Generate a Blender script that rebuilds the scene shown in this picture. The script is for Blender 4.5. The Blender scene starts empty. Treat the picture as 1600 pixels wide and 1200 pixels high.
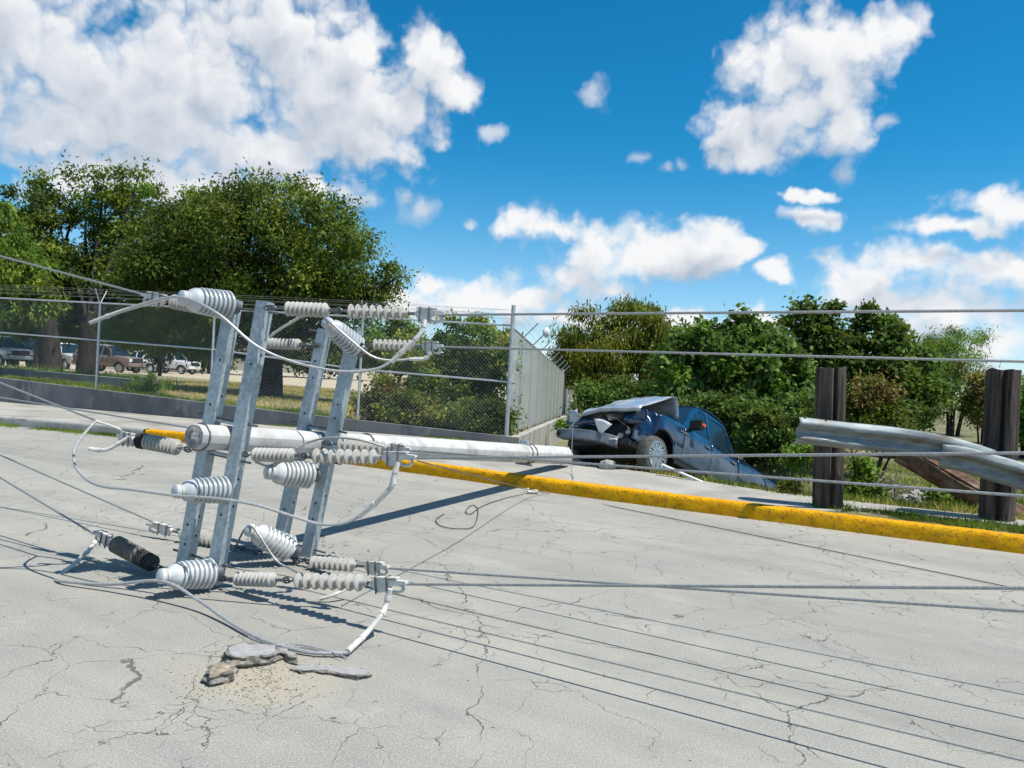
import bpy, math, random
import numpy as np
from mathutils import Vector, Matrix, noise as mn
random.seed(7); rng = np.random.default_rng(7)
scn = bpy.context.scene
col = scn.collection
rad = math.radians
V = Vector

# ------------------------------------------------------------------ camera
FPX = 1202.0; PITCH = rad(-.81); ROLL = rad(3.0); EYE = V((0, 0, 1.6))
cf = V((0, math.cos(PITCH), math.sin(PITCH)))
cr = V((math.cos(ROLL), -math.sin(PITCH)*math.sin(ROLL), math.sin(ROLL)*math.cos(PITCH))).normalized()
cu = cr.cross(cf)
cam_d = bpy.data.cameras.new('camera'); cam = bpy.data.objects.new('camera', cam_d); col.objects.link(cam)
cam_d.sensor_width = 36; cam_d.lens = 36*FPX/1600; cam_d.clip_end = 3000; cam_d.clip_start = .05
cam.matrix_world = Matrix(((cr.x, cu.x, -cf.x, EYE.x), (cr.y, cu.y, -cf.y, EYE.y), (cr.z, cu.z, -cf.z, EYE.z), (0, 0, 0, 1)))
scn.camera = cam

def ray(px, py): return cf + cr*((px-800)/FPX) + cu*((600-py)/FPX)
def at(px, py, Y):
    d = ray(px, py); return EYE + d*(Y/d.y)
def gnd(px, py, z=0.):
    d = ray(px, py); return EYE + d*((z-EYE.z)/d.z)

# ------------------------------------------------------------------ light
SUN_TO = V((.47, -.17, 1.0)).normalized()
sd = bpy.data.lights.new('sun', 'SUN'); sd.energy = 4.6; sd.angle = rad(.53); sd.color = (1.0, .955, .89)
so = bpy.data.objects.new('sun', sd); col.objects.link(so)
so.rotation_euler = SUN_TO.to_track_quat('Z', 'Y').to_euler(); so.location = (20, -8, 40)
scn.view_settings.view_transform = 'Standard'; scn.view_settings.look = 'None'
scn.view_settings.exposure = .42; scn.view_settings.gamma = 1.0
scn.render.engine = 'CYCLES'
scn.cycles.max_bounces = 6; scn.cycles.diffuse_bounces = 2; scn.cycles.glossy_bounces = 3; scn.cycles.transmission_bounces = 3; scn.cycles.caustics_reflective = False; scn.cycles.caustics_refractive = False

world = bpy.data.worlds.new('World'); scn.world = world; world.use_nodes = True
world.cycles.sampling_method = 'MANUAL'; world.cycles.sample_map_resolution = 256

class NT:
    """small node helper"""
    def __init__(s, tree): s.t = tree; s.n = tree.nodes; s.l = tree.links
    def new(s, typ, **kw):
        n = s.n.new(typ)
        for k, v in kw.items(): setattr(n, k, v)
        return n
    def link(s, a, b): s.l.new(a, b)
    def put(s, sock, v):
        if isinstance(v, bpy.types.NodeSocket): s.l.new(v, sock)
        else: sock.default_value = v
    def math(s, op, a, b=0., c=None, clamp=False):
        n = s.new('ShaderNodeMath', operation=op, use_clamp=clamp); s.put(n.inputs[0], a); s.put(n.inputs[1], b)
        if c is not None: s.put(n.inputs[2], c)
        return n.outputs[0]
    def vmath(s, op, a, b=(0, 0, 0), c=None):
        n = s.new('ShaderNodeVectorMath', operation=op); s.put(n.inputs[0], a); s.put(n.inputs[1], b)
        if c is not None: s.put(n.inputs[2], c)
        return n.outputs['Value'] if op in ('LENGTH', 'DOT_PRODUCT', 'DISTANCE') else n.outputs[0]
    def scale(s, a, f):
        n = s.new('ShaderNodeVectorMath', operation='SCALE'); s.put(n.inputs[0], a); s.put(n.inputs[3], f); return n.outputs[0]
    def noise(s, vec, scale, detail=4, rough=.55, color=False):
        n = s.new('ShaderNodeTexNoise'); s.put(n.inputs['Vector'], vec); s.put(n.inputs['Scale'], scale)
        s.put(n.inputs['Detail'], detail); s.put(n.inputs['Roughness'], rough)
        return n.outputs['Color' if color else 'Fac']
    def ss(s, x, a, b, lo=0., hi=1.):
        n = s.new('ShaderNodeMapRange', interpolation_type='SMOOTHSTEP'); s.put(n.inputs[0], x)
        for i, v in ((1, a), (2, b), (3, lo), (4, hi)): s.put(n.inputs[i], v)
        return n.outputs[0]
    def mix(s, f, a, b, mode='MIX'):
        n = s.new('ShaderNodeMix', data_type='RGBA', blend_type=mode); s.put(n.inputs[0], f)
        for i, v in ((6, a), (7, b)):
            s.put(n.inputs[i], (tuple(v)+(1,) if isinstance(v, tuple) and len(v) == 3 else v))
        return n.outputs[2]
    def comb(s, x, y, z=0.):
        n = s.new('ShaderNodeCombineXYZ'); s.put(n.inputs[0], x); s.put(n.inputs[1], y); s.put(n.inputs[2], z); return n.outputs[0]
    def sep(s, v):
        n = s.new('ShaderNodeSeparateXYZ'); s.put(n.inputs[0], v); return n.outputs

# clouds: cumulus banks given by direction (azimuth, elevation), broken up by fractal noise
CLOUDS = [  # pixel centre and radii in pixels of the heaps seen in the photograph
 (60,80,220,150),(330,120,230,140),(200,200,260,90),(430,50,150,100),(520,140,120,130),(575,215,110,90),(650,95,66,62),(705,140,48,36),(600,150,80,90),
 (430,250,160,62),(300,300,220,60),(120,280,110,60),(40,20,170,130),(500,300,74,36),(70,205,56,36),(-120,120,220,160),(560,70,60,50),(250,150,300,150),(560,180,150,130),
 (640,332,34,30),(618,316,20,16),(560,330,30,22),
 (1345,62,74,56),(1270,80,84,66),(1205,115,76,72),(1255,170,96,90),(1165,190,58,60),(1195,240,70,46),(1388,40,40,44),(1310,190,60,60),(1300,120,90,80),
 (845,358,76,36),(935,395,100,60),(890,430,80,44),(1000,405,76,40),(1100,385,66,44),(1140,402,46,32),(970,362,30,30),(1055,405,90,34),(960,440,70,30),
 (740,468,96,36),(640,478,70,28),(830,470,100,32),(1285,355,58,26),(1215,437,40,18),(690,450,50,24),
 (1575,330,80,40),(1490,368,100,18),(1430,425,130,44),(1570,420,130,48),(1340,455,70,34),(1480,490,130,56),(1570,545,90,46),(1700,400,160,90),(1400,480,90,40),
 (915,150,22,20),(1000,234,34,14),(1045,260,26,14),(1082,252,22,16),(1290,312,70,14),(1345,272,22,26),(1385,195,26,14),(730,344,20,12),(772,208,18,12),
 (1180,500,70,22),(1020,508,130,30),(900,500,120,24),
]
def build_sky():
    W = NT(world.node_tree); W.n.clear()
    dv = W.new('ShaderNodeTexCoord').outputs['Generated']
    xyz = W.sep(dv)
    az = W.math('ARCTAN2', xyz[0], xyz[1]); el = W.math('ARCSINE', xyz[2])
    P = W.comb(az, el)
    def n2(vec, sc, det, ro, color=False):
        n = W.new('ShaderNodeTexNoise', noise_dimensions='2D'); W.put(n.inputs['Vector'], vec); n.inputs['Scale'].default_value = sc
        n.inputs['Detail'].default_value = det; n.inputs['Roughness'].default_value = ro; return n.outputs['Color' if color else 'Fac']
    w1 = W.vmath('SUBTRACT', n2(P, 6., 1, .5, True), (.5, .5, .5))
    w2 = W.vmath('SUBTRACT', n2(P, 22., 3, .6, True), (.5, .5, .5))
    warp = W.vmath('ADD', W.vmath('MULTIPLY', w1, (.07, .05, 0)), W.vmath('MULTIPLY', w2, (.03, .026, 0)))
    warp2 = W.vmath('MULTIPLY', w2, (.045, .045, 0))
    def heaps(Q, rmin=0, rmax=1e9):
        d = None
        for (x, y, rx, ry) in CLOUDS:
            if rx < rmin or rx >= rmax: continue
            v = ray(x, y).normalized(); a = math.atan2(v.x, v.y); e = math.asin(v.z); ca = math.cos(a)
            sx = FPX/(rx*ca*ca); sy = FPX/(ry*ca)
            f = W.vmath('LENGTH', W.vmath('MULTIPLY_ADD', Q, (sx, sy, 0), (-a*sx, -e*sy, 0)))
            if d is None: d = f
            else:
                n = W.new('ShaderNodeMath', operation='SMOOTH_MIN'); W.put(n.inputs[0], d); W.put(n.inputs[1], f); n.inputs[2].default_value = .3; d = n.outputs[0]
        return W.math('SUBTRACT', 1.0, d)
    def rough_(off, det):
        p = W.vmath('ADD', P, off); q = W.vmath('ADD', p, warp2)
        fb = W.math('MULTIPLY', W.math('SUBTRACT', n2(p, 10., det, .62), .5), 1.3)
        o = fb
        for sc, amp in ((17., .60), (41., .42)):
            n = W.new('ShaderNodeTexVoronoi', feature='F1', voronoi_dimensions='2D'); n.inputs['Scale'].default_value = sc
            W.link(q, n.inputs['Vector']); o = W.math('ADD', o, W.math('MULTIPLY', W.math('SUBTRACT', .42, n.outputs['Distance']), amp))
        return o
    Q = W.vmath('ADD', P, warp)
    h0 = heaps(Q, 37); h1 = heaps(W.vmath('ADD', Q, (.010, .034, 0)), 44); hw = heaps(Q, 0, 37)     # hw: thin wisps
    # other heaps all round the rest of the sky
    out = W.math('MAXIMUM', W.ss(W.math('ABSOLUTE', az), .75, 1.0), W.ss(el, .62, .85))
    gen = W.math('ADD', W.math('MULTIPLY', W.math('SUBTRACT', n2(P, 2.6, 3, .5), .56), 5.), W.math('MULTIPLY', W.math('SUBTRACT', out, 1.0), 4.))
    h0 = W.math('MINIMUM', W.math('MAXIMUM', h0, gen), 1.2); h1 = W.math('MINIMUM', W.math('MAXIMUM', h1, gen), 1.2)
    r0 = rough_((0, 0, 0), 8); r1 = rough_((.006, .014, 0), 5)
    d0 = W.math('ADD', h0, r0)
    alpha = W.math('MAXIMUM', W.ss(d0, -.06, .70), W.ss(W.math('ADD', hw, W.math('MULTIPLY', r0, .9)), -.15, 1.0, 0., .72))
    thick = W.ss(d0, .25, 1.2)
    fine = W.math('MULTIPLY', W.math('SUBTRACT', r0, r1), .60); macro = W.math('MULTIPLY', W.math('SUBTRACT', h0, h1), .85)
    lit = W.math('ADD', W.math('ADD', fine, macro), W.math('SUBTRACT', .70, W.math('MULTIPLY', thick, .42)), clamp=True)
    cloud = W.mix(lit, (.33, .385, .47), (.70, .705, .715))
    sky = W.new('ShaderNodeTexSky', sky_type='NISHITA', sun_disc=False)
    sky.sun_elevation = math.asin(SUN_TO.z); sky.sun_rotation = math.atan2(SUN_TO.x, SUN_TO.y)
    sky.altitude = 1500; sky.air_density = 1.0; sky.dust_density = .5; sky.ozone_density = 2.2
    hs = W.new('ShaderNodeHueSaturation'); W.put(hs.inputs['Saturation'], W.ss(el, .0, .30, .95, 1.32)); hs.inputs['Value'].default_value = 1.0
    W.link(sky.outputs[0], hs.inputs['Color'])
    gm = W.mix(1.0, hs.outputs[0], W.mix(W.ss(el, .0, .36), (.78, .90, 1.0), (.22, 1.02, .97)), 'MULTIPLY')
    STR = .11
    cl = W.scale(cloud, 1/STR)
    low = W.ss(el, -.02, .03)
    tot = W.mix(W.math('MULTIPLY', alpha, low), gm, cl)
    bg = W.new('ShaderNodeBackground'); W.link(tot, bg.inputs[0]); bg.inputs[1].default_value = STR
    o = W.new('ShaderNodeOutputWorld'); W.link(bg.outputs[0], o.inputs[0])
build_sky()

# ------------------------------------------------------------------ materials
MATS = {}
def M(name, c1, c2=None, scale=5., rough=.7, metal=0., bump=0., bscale=60., spec=.4, detail=6, c3=None, s3=1.5, coat=0., stretch=(1, 1, 1), lo=.38, hi=.62):
    m = bpy.data.materials.new(name); m.use_nodes = True; N = NT(m.node_tree); N.n.clear()
    b = N.new('ShaderNodeBsdfPrincipled'); o = N.new('ShaderNodeOutputMaterial'); N.link(b.outputs[0], o.inputs[0])
    P = N.vmath('MULTIPLY', N.new('ShaderNodeNewGeometry').outputs['Position'], stretch)
    c2 = c2 or tuple(x*.8 for x in c1)
    c = N.mix(N.ss(N.noise(P, scale, detail, .6), lo, hi), c1, c2)
    if c3: c = N.mix(N.ss(N.noise(P, s3, 5, .6), .5, .68), c, c3)
    N.put(b.inputs['Base Color'], c); b.inputs['Roughness'].default_value = rough; b.inputs['Metallic'].default_value = metal
    b.inputs['Specular IOR Level'].default_value = spec; b.inputs['Coat Weight'].default_value = coat; b.inputs['Coat Roughness'].default_value = .06
    if bump:
        bp = N.new('ShaderNodeBump'); bp.inputs['Strength'].default_value = 1.0; bp.inputs['Distance'].default_value = bump
        N.put(bp.inputs['Height'], N.noise(P, bscale, 5, .65)); N.link(bp.outputs[0], b.inputs['Normal'])
    MATS[name] = m; return m
def leafmat(name, cols, trans=.35):
    cols = [(2.75*c[0], 2.45*c[1], 2.0*c[2]) for c in cols]
    m = bpy.data.materials.new(name); m.use_nodes = True; N = NT(m.node_tree); N.n.clear()
    ge = N.new('ShaderNodeNewGeometry'); cr_ = N.new('ShaderNodeValToRGB'); N.link(ge.outputs['Random Per Island'], cr_.inputs[0])
    e = cr_.color_ramp.elements
    while len(e) < len(cols): e.new(.5)
    for i, c in enumerate(cols): e[i].position = i/(len(cols)-1); e[i].color = (*c, 1)
    cv = N.mix(N.ss(N.noise(ge.outputs['Position'], .7, 3), .35, .65), cr_.outputs[0], tuple(.62*x for x in cols[0]))
    d = N.new('ShaderNodeBsdfPrincipled'); N.put(d.inputs['Base Color'], cv); d.inputs['Roughness'].default_value = .62; d.inputs['Specular IOR Level'].default_value = .22
    t = N.new('ShaderNodeBsdfTranslucent'); N.put(t.inputs[0], N.mix(.5, cv, (.16, .2, .015)))
    mx = N.new('ShaderNodeMixShader'); mx.inputs[0].default_value = trans; N.link(d.outputs[0], mx.inputs[1]); N.link(t.outputs[0], mx.inputs[2])
    o = N.new('ShaderNodeOutputMaterial'); N.link(mx.outputs[0], o.inputs[0]); return m

def road_material():
    m = bpy.data.materials.new('worn_asphalt'); m.use_nodes = True; N = NT(m.node_tree); N.n.clear()
    b = N.new('ShaderNodeBsdfPrincipled'); o = N.new('ShaderNodeOutputMaterial'); N.link(b.outputs[0], o.inputs[0])
    P = N.new('ShaderNodeNewGeometry').outputs['Position']
    rot = N.new('ShaderNodeVectorRotate'); rot.inputs['Angle'].default_value = rad(31); N.link(P, rot.inputs[0]); Q = rot.outputs[0]
    base = N.mix(N.ss(N.noise(P, .35, 4), .35, .65), (.27, .262, .228), (.33, .316, .27))
    st = N.noise(N.vmath('MULTIPLY', Q, (.35, 2.6, 1)), 1.6, 5, .6)
    base = N.mix(N.math('MULTIPLY', N.ss(st, .42, .72), .55), base, (.235, .233, .22))
    gr = N.noise(P, 110., 4, .75); base = N.mix(N.ss(gr, .5, .66), base, (.46, .445, .40)); base = N.mix(N.ss(gr, .45, .30), base, (.12, .118, .11))
    lf = N.noise(P, 1.3, 6, .7); base = N.mix(N.math('MULTIPLY', N.ss(lf, .5, .68), .4), base, (.22, .217, .2)); base = N.mix(N.math('MULTIPLY', N.ss(lf, .46, .32), .35), base, (.41, .39, .345))
    gr2 = N.noise(P, 38., 3, .6); base = N.mix(N.math('MULTIPLY', N.ss(gr2, .55, .75), .35), base, (.2, .2, .195))
    tr = N.noise(N.vmath('MULTIPLY', Q, (.05, 1.1, 1)), 1.0, 4, .6); base = N.mix(N.math('MULTIPLY', N.ss(tr, .5, .66), .32), base, (.19, .187, .17))
    sm_ = N.noise(N.vmath('MULTIPLY', Q, (1.2, 9, 1)), 2.2, 4, .7); base = N.mix(N.math('MULTIPLY', N.ss(sm_, .66, .74), .45), base, (.13, .128, .12))
    # small dark pits
    vp = N.new('ShaderNodeTexVoronoi', feature='F1'); vp.inputs['Scale'].default_value = 5.; N.link(P, vp.inputs['Vector'])
    pm = N.math('MULTIPLY', N.ss(vp.outputs['Distance'], .06, .03), N.ss(N.noise(P, 3., 2), .5, .6))
    base = N.mix(N.math('MULTIPLY', pm, .6), base, (.1, .1, .1))
    # dust washed out of the broken slab
    c = gnd(420, 1060); dq = N.vmath('MULTIPLY', N.vmath('SUBTRACT', P, tuple(c)), (1.1, 1.6, 0))
    dd = N.math('ADD', N.vmath('LENGTH', dq), N.math('MULTIPLY', N.noise(P, 5., 6, .65), .75))
    base = N.mix(N.math('MULTIPLY', N.ss(dd, 1.15, .40), .55), base, (.40, .345, .25))
    # crack network: warped voronoi borders, present only in patches
    wv = N.vmath('ADD', P, N.scale(N.vmath('SUBTRACT', N.noise(P, 2.6, 4, .6, True), (.5, .5, .5)), .38))
    hts = None; crk = None
    for sc, wd, mk, lo, hi in ((.62, .0026, .33, .40, .52), (1.7, .0052, .8, .46, .57), (4.2, .0085, 1.1, .55, .63)):
        vn = N.new('ShaderNodeTexVoronoi', feature='DISTANCE_TO_EDGE'); vn.inputs['Scale'].default_value = sc; N.link(N.vmath('MULTIPLY', wv, (1, 1, 0)), vn.inputs['Vector'])
        wid = N.math('MULTIPLY', N.ss(N.noise(P, 6., 3), .3, .75), wd*1.7)
        k = N.math('MULTIPLY', N.ss(vn.outputs['Distance'], wid, N.math('MULTIPLY', wid, .35)), N.ss(N.noise(P, mk, 3), lo, hi))
        crk = k if crk is None else N.math('MAXIMUM', crk, k)
    base = N.mix(N.math('MULTIPLY', crk, .72), base, (.07, .066, .06))
    N.put(b.inputs['Base Color'], base); b.inputs['Roughness'].default_value = .9; b.inputs['Specular IOR Level'].default_value = .25
    h = N.math('SUBTRACT', N.math('MULTIPLY', gr, .5), N.math('MULTIPLY', crk, 2.0))
    bp = N.new('ShaderNodeBump'); bp.inputs['Distance'].default_value = .006; bp.inputs['Strength'].default_value = .8; N.put(bp.inputs['Height'], h); N.link(bp.outputs[0], b.inputs['Normal'])
    return m
ROAD = road_material()
CONC = M('sidewalk_concrete', (.37, .355, .31), (.30, .285, .25), 1.3, .9, 0, .004, 90, c3=(.24, .225, .19), s3=.9)
KERBM = M('yellow_kerb_paint', (.84, .44, .006), (.76, .35, .006), 9., .85, 0, .03, 42, .12, c3=(.42, .21, .04), s3=26.)
KERBG = M('bare_kerb_concrete', (.36, .35, .32), (.28, .27, .25), 6., .9, 0, .01, 40)
WALLM = M('shaded_cast_concrete', (.20, .20, .20), (.135, .135, .137), 1.6, .9, 0, .006, 50, c3=(.27, .265, .25), s3=2.6, stretch=(1, 1, .5))  # front wall's shade put into the colour, darker copy of the side wall's concrete
WALLS = M('sunlit_cast_concrete', (.42, .40, .355), (.30, .285, .25), 1.3, .9, 0, .008, 40, c3=(.24, .22, .19), s3=1.1, stretch=(1, 1, .35))  # lit copy of the wall concrete, sunlight put into the colour
POLEM = M('spun_concrete', (.55, .545, .53), (.46, .455, .44), 5., .8, 0, .002, 120, c3=(.37, .36, .34), s3=3.5)
POLEX = M('broken_concrete', (.34, .34, .335), (.2, .2, .2), 25., .95, 0, .012, 55)
GALV = M('galvanised_steel', (.31, .37, .40), (.43, .49, .515), 38., .5, .35, .0006, 300, c3=(.25, .305, .33), s3=6., detail=3)
GALVF = M('galvanised_fence_steel', (.52, .55, .56), (.42, .45, .46), 12., .5, .5)
MESHM = M('chain_link_wire', (.42, .45, .45), (.33, .36, .36), 8., .5, .4)
MESHL = M('sunlit_chain_link', (.80, .83, .82), (.72, .75, .74), 8., .5, .0)  # lighter copy of the mesh wire, sun on the side fence put into it
BEAM = M('weathered_guardrail_zinc', (.17, .205, .215), (.25, .285, .29), 7., .58, .3, .0008, 120, c3=(.15, .13, .105), s3=2.6, stretch=(.6, .6, 2))
PORC = M('grey_glazed_porcelain', (.46, .49, .505), (.39, .425, .44), 9., .3, 0, 0, 60, .5, coat=.35, c3=(.40, .40, .375), s3=8.)
PORCW = M('white_glazed_porcelain', (.60, .62, .615), (.52, .54, .54), 9., .3, 0, 0, 60, .5, coat=.35, c3=(.47, .465, .44), s3=8.)
POLY = M('grey_polymer', (.42, .41, .375), (.36, .35, .32), 25., .6, 0, .001, 150)
POLYB = M('brown_grey_polymer', (.23, .205, .175), (.16, .14, .12), 22., .6, 0, .001, 150)
POLYK = M('scorched_polymer', (.035, .035, .036), (.06, .055, .05), 20., .6)
CLAMP = M('cast_aluminium', (.66, .64, .59), (.54, .52, .475), 30., .55, .1, .001, 200)
STEELD = M('dark_forged_steel', (.19, .205, .215), (.11, .115, .12), 30., .5, .7)
CABLE = M('stranded_aluminium', (.37, .375, .37), (.28, .285, .28), 60., .5, .5)
CABLEL = M('bright_aluminium_cable', (.47, .475, .465), (.36, .365, .355), 60., .5, .4)
CABLED = M('dark_thin_wire', (.15, .145, .14), (.1, .1, .1), 20., .6, .3)
HOLE = M('dark_hole', (.012, .012, .013), None, 5., .9)
WOODM = M('creosoted_wood', (.085, .068, .055), (.028, .022, .019), 18., .9, 0, .014, 30, c3=(.125, .10, .082), s3=10., stretch=(1, 1, .07))
WOODB = M('split_brown_wood', (.20, .115, .07), (.09, .05, .033), 14., .9, 0, .012, 28, c3=(.26, .19, .14), s3=7., stretch=(.5, 1, 1))
DIRT = M('broken_asphalt_edge', (.10, .095, .085), (.30, .28, .245), 26., .95, 0, .02, 45, c3=(.36, .32, .25), s3=12.)
DIRTY = M('pale_dusty_rubble', (.42, .36, .25), (.25, .21, .15), 24., .95, 0, .015, 50)
ROCK = M('grey_rubble_stone', (.36, .35, .325), (.25, .24, .22), 9., .95, 0, .01, 40)
BARK = M('dark_bark', (.045, .038, .032), (.02, .017, .015), 9., .95, 0, .02, 25, stretch=(1, 1, .3))
TWIG = M('dry_grey_twig', (.17, .14, .115), (.1, .08, .065), 12., .95)
BLUE = M('dusty_blue_paint', (.005, .020, .062), (.007, .026, .076), 6., .24, .3, 0, 60, .5, coat=1.0, c3=(.02, .05, .10), s3=3.)
BLUED = M('greyish_blue_paint', (.105, .135, .17), (.07, .10, .14), 3., .5, .15, .0004, 160, .4, coat=.3, c3=(.03, .06, .105), s3=2.2)  # greyer blue for the lower doors, with an uneven upper edge
HOODM = M('cloud_sheen_blue_paint', (.42, .45, .49), (.33, .365, .41), 5., .3, .25, .004, 7, .5, coat=.6)  # scuffed blue bonnet, its silver is cloud reflection put into the colour
BLACKP = M('black_plastic', (.014, .014, .015), (.022, .022, .022), 8., .5)
TYRE = M('dusty_tyre', (.045, .044, .042), (.10, .095, .087), 9., .85, 0, .003, 60)
RIMM = M('alloy_rim', (.62, .63, .64), (.52, .53, .54), 9., .28, .85)
CHROME = M('dull_chrome', (.27, .275, .28), (.17, .175, .18), 7., .5, .5, .003, 25)
GLASS = M('dark_tinted_glass', (.008, .022, .034), (.010, .026, .042), 3., .06, 0, 0, 60, .45)
WHITEP = M('white_plastic', (.74, .74, .73), (.64, .64, .63), 6., .4)
ORANGE = M('orange_lens', (.75, .11, .02), (.6, .08, .02), 6., .3)
PAINTW = M('white_car_paint', (.74, .75, .75), (.68, .69, .70), 3., .3, 0, coat=.8)
PAINTT = M('tan_car_paint', (.22, .155, .13), (.18, .13, .11), 3., .35, 0, coat=.6)
PAINTB = M('blue_car_paint', (.03, .10, .19), (.025, .085, .165), 3., .3, .2, coat=.8)
PAINTG = M('silver_car_paint', (.46, .48, .49), (.40, .42, .43), 3., .3, .4, coat=.8)
BEIGEW = M('beige_render', (.58, .54, .46), (.50, .47, .40), .6, .9)
BRICKR = M('red_brick_bit', (.42, .20, .14), (.33, .15, .11), 20., .9)

SLABTOP = M('lifted_asphalt_top', (.36, .355, .35), (.29, .285, .275), 30., .9, 0, .004, 120)
# ------------------------------------------------------------------ mesh builder
ORG = {}
class MB:
    def __init__(s): s.v = []; s.f = []; s.m = []; s.cm = 0
    def add(s, vs, fs):
        b = len(s.v); s.v += [tuple(x) for x in vs]
        for f in fs: s.f.append(tuple(i+b for i in f)); s.m.append(s.cm)
        return s
    def box(s, c, hx, hy, hz, X=V((1, 0, 0)), Y=V((0, 1, 0)), Z=V((0, 0, 1)), taper=1.):
        c = V(c); vs = []
        for k in (-1, 1):
            t = 1. if k < 0 else taper
            for i, j in ((-1, -1), (1, -1), (1, 1), (-1, 1)): vs.append(c + X*(hx*i*t) + Y*(hy*j*t) + Z*(hz*k))
        return s.add(vs, [(3, 2, 1, 0), (4, 5, 6, 7), (0, 1, 5, 4), (1, 2, 6, 5), (2, 3, 7, 6), (3, 0, 4, 7)])
    def tube(s, pts, r, n=8, cap=True, jit=0., rot=0.):
        pts = [V(p) for p in pts]; k = len(pts); rs = r if hasattr(r, '__len__') else [r]*k
        t0 = (pts[1]-pts[0]).normalized(); a = t0.orthogonal().normalized(); vs = []; fs = []
        for i, p in enumerate(pts):
            t = (pts[min(i+1, k-1)]-pts[max(i-1, 0)]).normalized()
            a = (a - t*a.dot(t)).normalized(); b = t.cross(a)
            for j in range(n):
                th = rot+2*math.pi*j/n; q = rs[i]*(1+(random.uniform(-jit, jit) if jit else 0))
                vs.append(p + a*(math.cos(th)*q) + b*(math.sin(th)*q))
        for i in range(k-1):
            for j in range(n): fs.append((i*n+j, i*n+(j+1) % n, (i+1)*n+(j+1) % n, (i+1)*n+j))
        if cap: fs.append(tuple(range(n))[::-1]); fs.append(tuple((k-1)*n+j for j in range(n)))
        return s.add(vs, fs)
    def lathe(s, p0, p1, prof, n=20, cap=True):
        """prof: (fraction or metres along axis, radius)"""
        p0 = V(p0); t = (V(p1)-p0); L = t.length; t.normalize(); a = t.orthogonal().normalized(); b = t.cross(a); vs = []; fs = []
        for (q, r) in prof:
            for j in range(n):
                th = 2*math.pi*j/n; vs.append(p0 + t*(q*L) + (a*math.cos(th)+b*math.sin(th))*r)
        k = len(prof)
        for i in range(k-1):
            for j in range(n): fs.append((i*n+j, i*n+(j+1) % n, (i+1)*n+(j+1) % n, (i+1)*n+j))
        if cap: fs.append(tuple(range(n))[::-1]); fs.append(tuple((k-1)*n+j for j in range(n)))
        return s.add(vs, fs)
    def prism(s, poly, ext):
        n = len(poly); ext = V(ext); p = [V(q) for q in poly]
        return s.add(p+[q+ext for q in p], [tuple(range(n))[::-1], tuple(range(n, 2*n))]+[(i, (i+1) % n, n+(i+1) % n, n+i) for i in range(n)])
    def grid(s, rows):
        """rows of points -> quad sheet"""
        n = len(rows[0]); vs = [p for r in rows for p in r]
        return s.add(vs, [(i*n+j, i*n+j+1, (i+1)*n+j+1, (i+1)*n+j) for i in range(len(rows)-1) for j in range(n-1)])
    def build(s, name, mats, parent=None, smooth=35, org=None, local=False):
        me = bpy.data.meshes.new(name)
        o_ = V((0, 0, 0)) if local else (ORG.get(parent.name, V((0, 0, 0))) if parent else (V(org) if org is not None else V((0, 0, 0))))
        me.from_pydata([tuple(V(p)-o_) for p in s.v] if o_.length else s.v, [], s.f)
        for m in (mats if isinstance(mats, (list, tuple)) else [mats]): me.materials.append(m)
        if max(s.m or [0]): me.polygons.foreach_set('material_index', s.m)
        if smooth:
            me.polygons.foreach_set('use_smooth', [True]*len(me.polygons)); me.set_sharp_from_angle(angle=rad(smooth))
        me.update()
        ob = bpy.data.objects.new(name, me); col.objects.link(ob)
        if parent:
            ob.parent = parent; ORG[ob.name] = o_
        else: ob.location = o_
        return ob
def tag(o, label, cat, group=None):
    o['label'] = label; o['category'] = cat; o['kind'] = 'thing'
    if group: o['group'] = group
    return o
def thing(name, label, cat, loc=(0, 0, 0), group=None, mat=None):
    o = bpy.data.objects.new(name, None); col.objects.link(o); o.empty_display_size = .2
    if mat is not None: o.matrix_world = mat
    else: o.location = loc; ORG[o.name] = V(loc)
    return tag(o, label, cat, group)
def kind(o, k): o['kind'] = k; return o
def dup(o, parent=None):
    c = o.copy(); col.objects.link(c); c.parent = parent
    for ch in [x for x in o.children]: dup(ch, c)
    return c
def sm(pts, k=6):
    """Catmull-Rom smoothing"""
    pts = [V(p) for p in pts]; out = []
    for i in range(len(pts)-1):
        a, b, c, d = pts[max(i-1, 0)], pts[i], pts[i+1], pts[min(i+2, len(pts)-1)]
        for j in range(k):
            t = j/k; out.append(.5*((2*b)+(c-a)*t+(2*a-5*b+4*c-d)*t*t+(3*b-a-3*c+d)*t**3))
    out.append(pts[-1]); return out
def lerp(a, b, t): return a+(b-a)*t
def sst(t): t = min(1, max(0, t)); return t*t*(3-2*t)
def interp(x, xs, ys): return float(np.interp(x, xs, ys))

# ------------------------------------------------------------------ the setting
KP = [(-60, 30.4), (-45, 25.95), (-30, 21.47), (-20, 18.5), (-15, 17.0), (-10.37, 15.64), (-6.07, 14.2), (-1.5, 11.72), (.93, 10.27), (3.41, 8.97), (5.4, 7.97), (9, 6.15), (16, 2.6)]
KS = sm([V((x, y, 0)) for x, y in KP], 10)
KX = [p.x for p in KS]; KY = [p.y for p in KS]
def ky(x): return interp(x, KX, KY)
EX = [-60, -.2, .3, 1.2, 2.09, 3.73, 6.29, 10, 16]; EY = [40, 16.2, 15.0, 13.2, 12.14, 10.5, 9.2, 7.3, 4.2]
def ey(x): return interp(x, EX, EY)
WX = [-60, -13.32, -5.53, 0]; WY = [35., 20.06, 17.2, 15.81]
def wy(x): return interp(x, WX, WY)
def wtop(x): return .29+.036*min(16, -x) if x < 0 else .29
SIDE0 = V((0, 15.81, 0)); SIDE1 = V((4.1, 52, 0))
def sidex(y): return lerp(SIDE0.x, SIDE1.x, (y-SIDE0.y)/(SIDE1.y-SIDE0.y))
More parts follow.
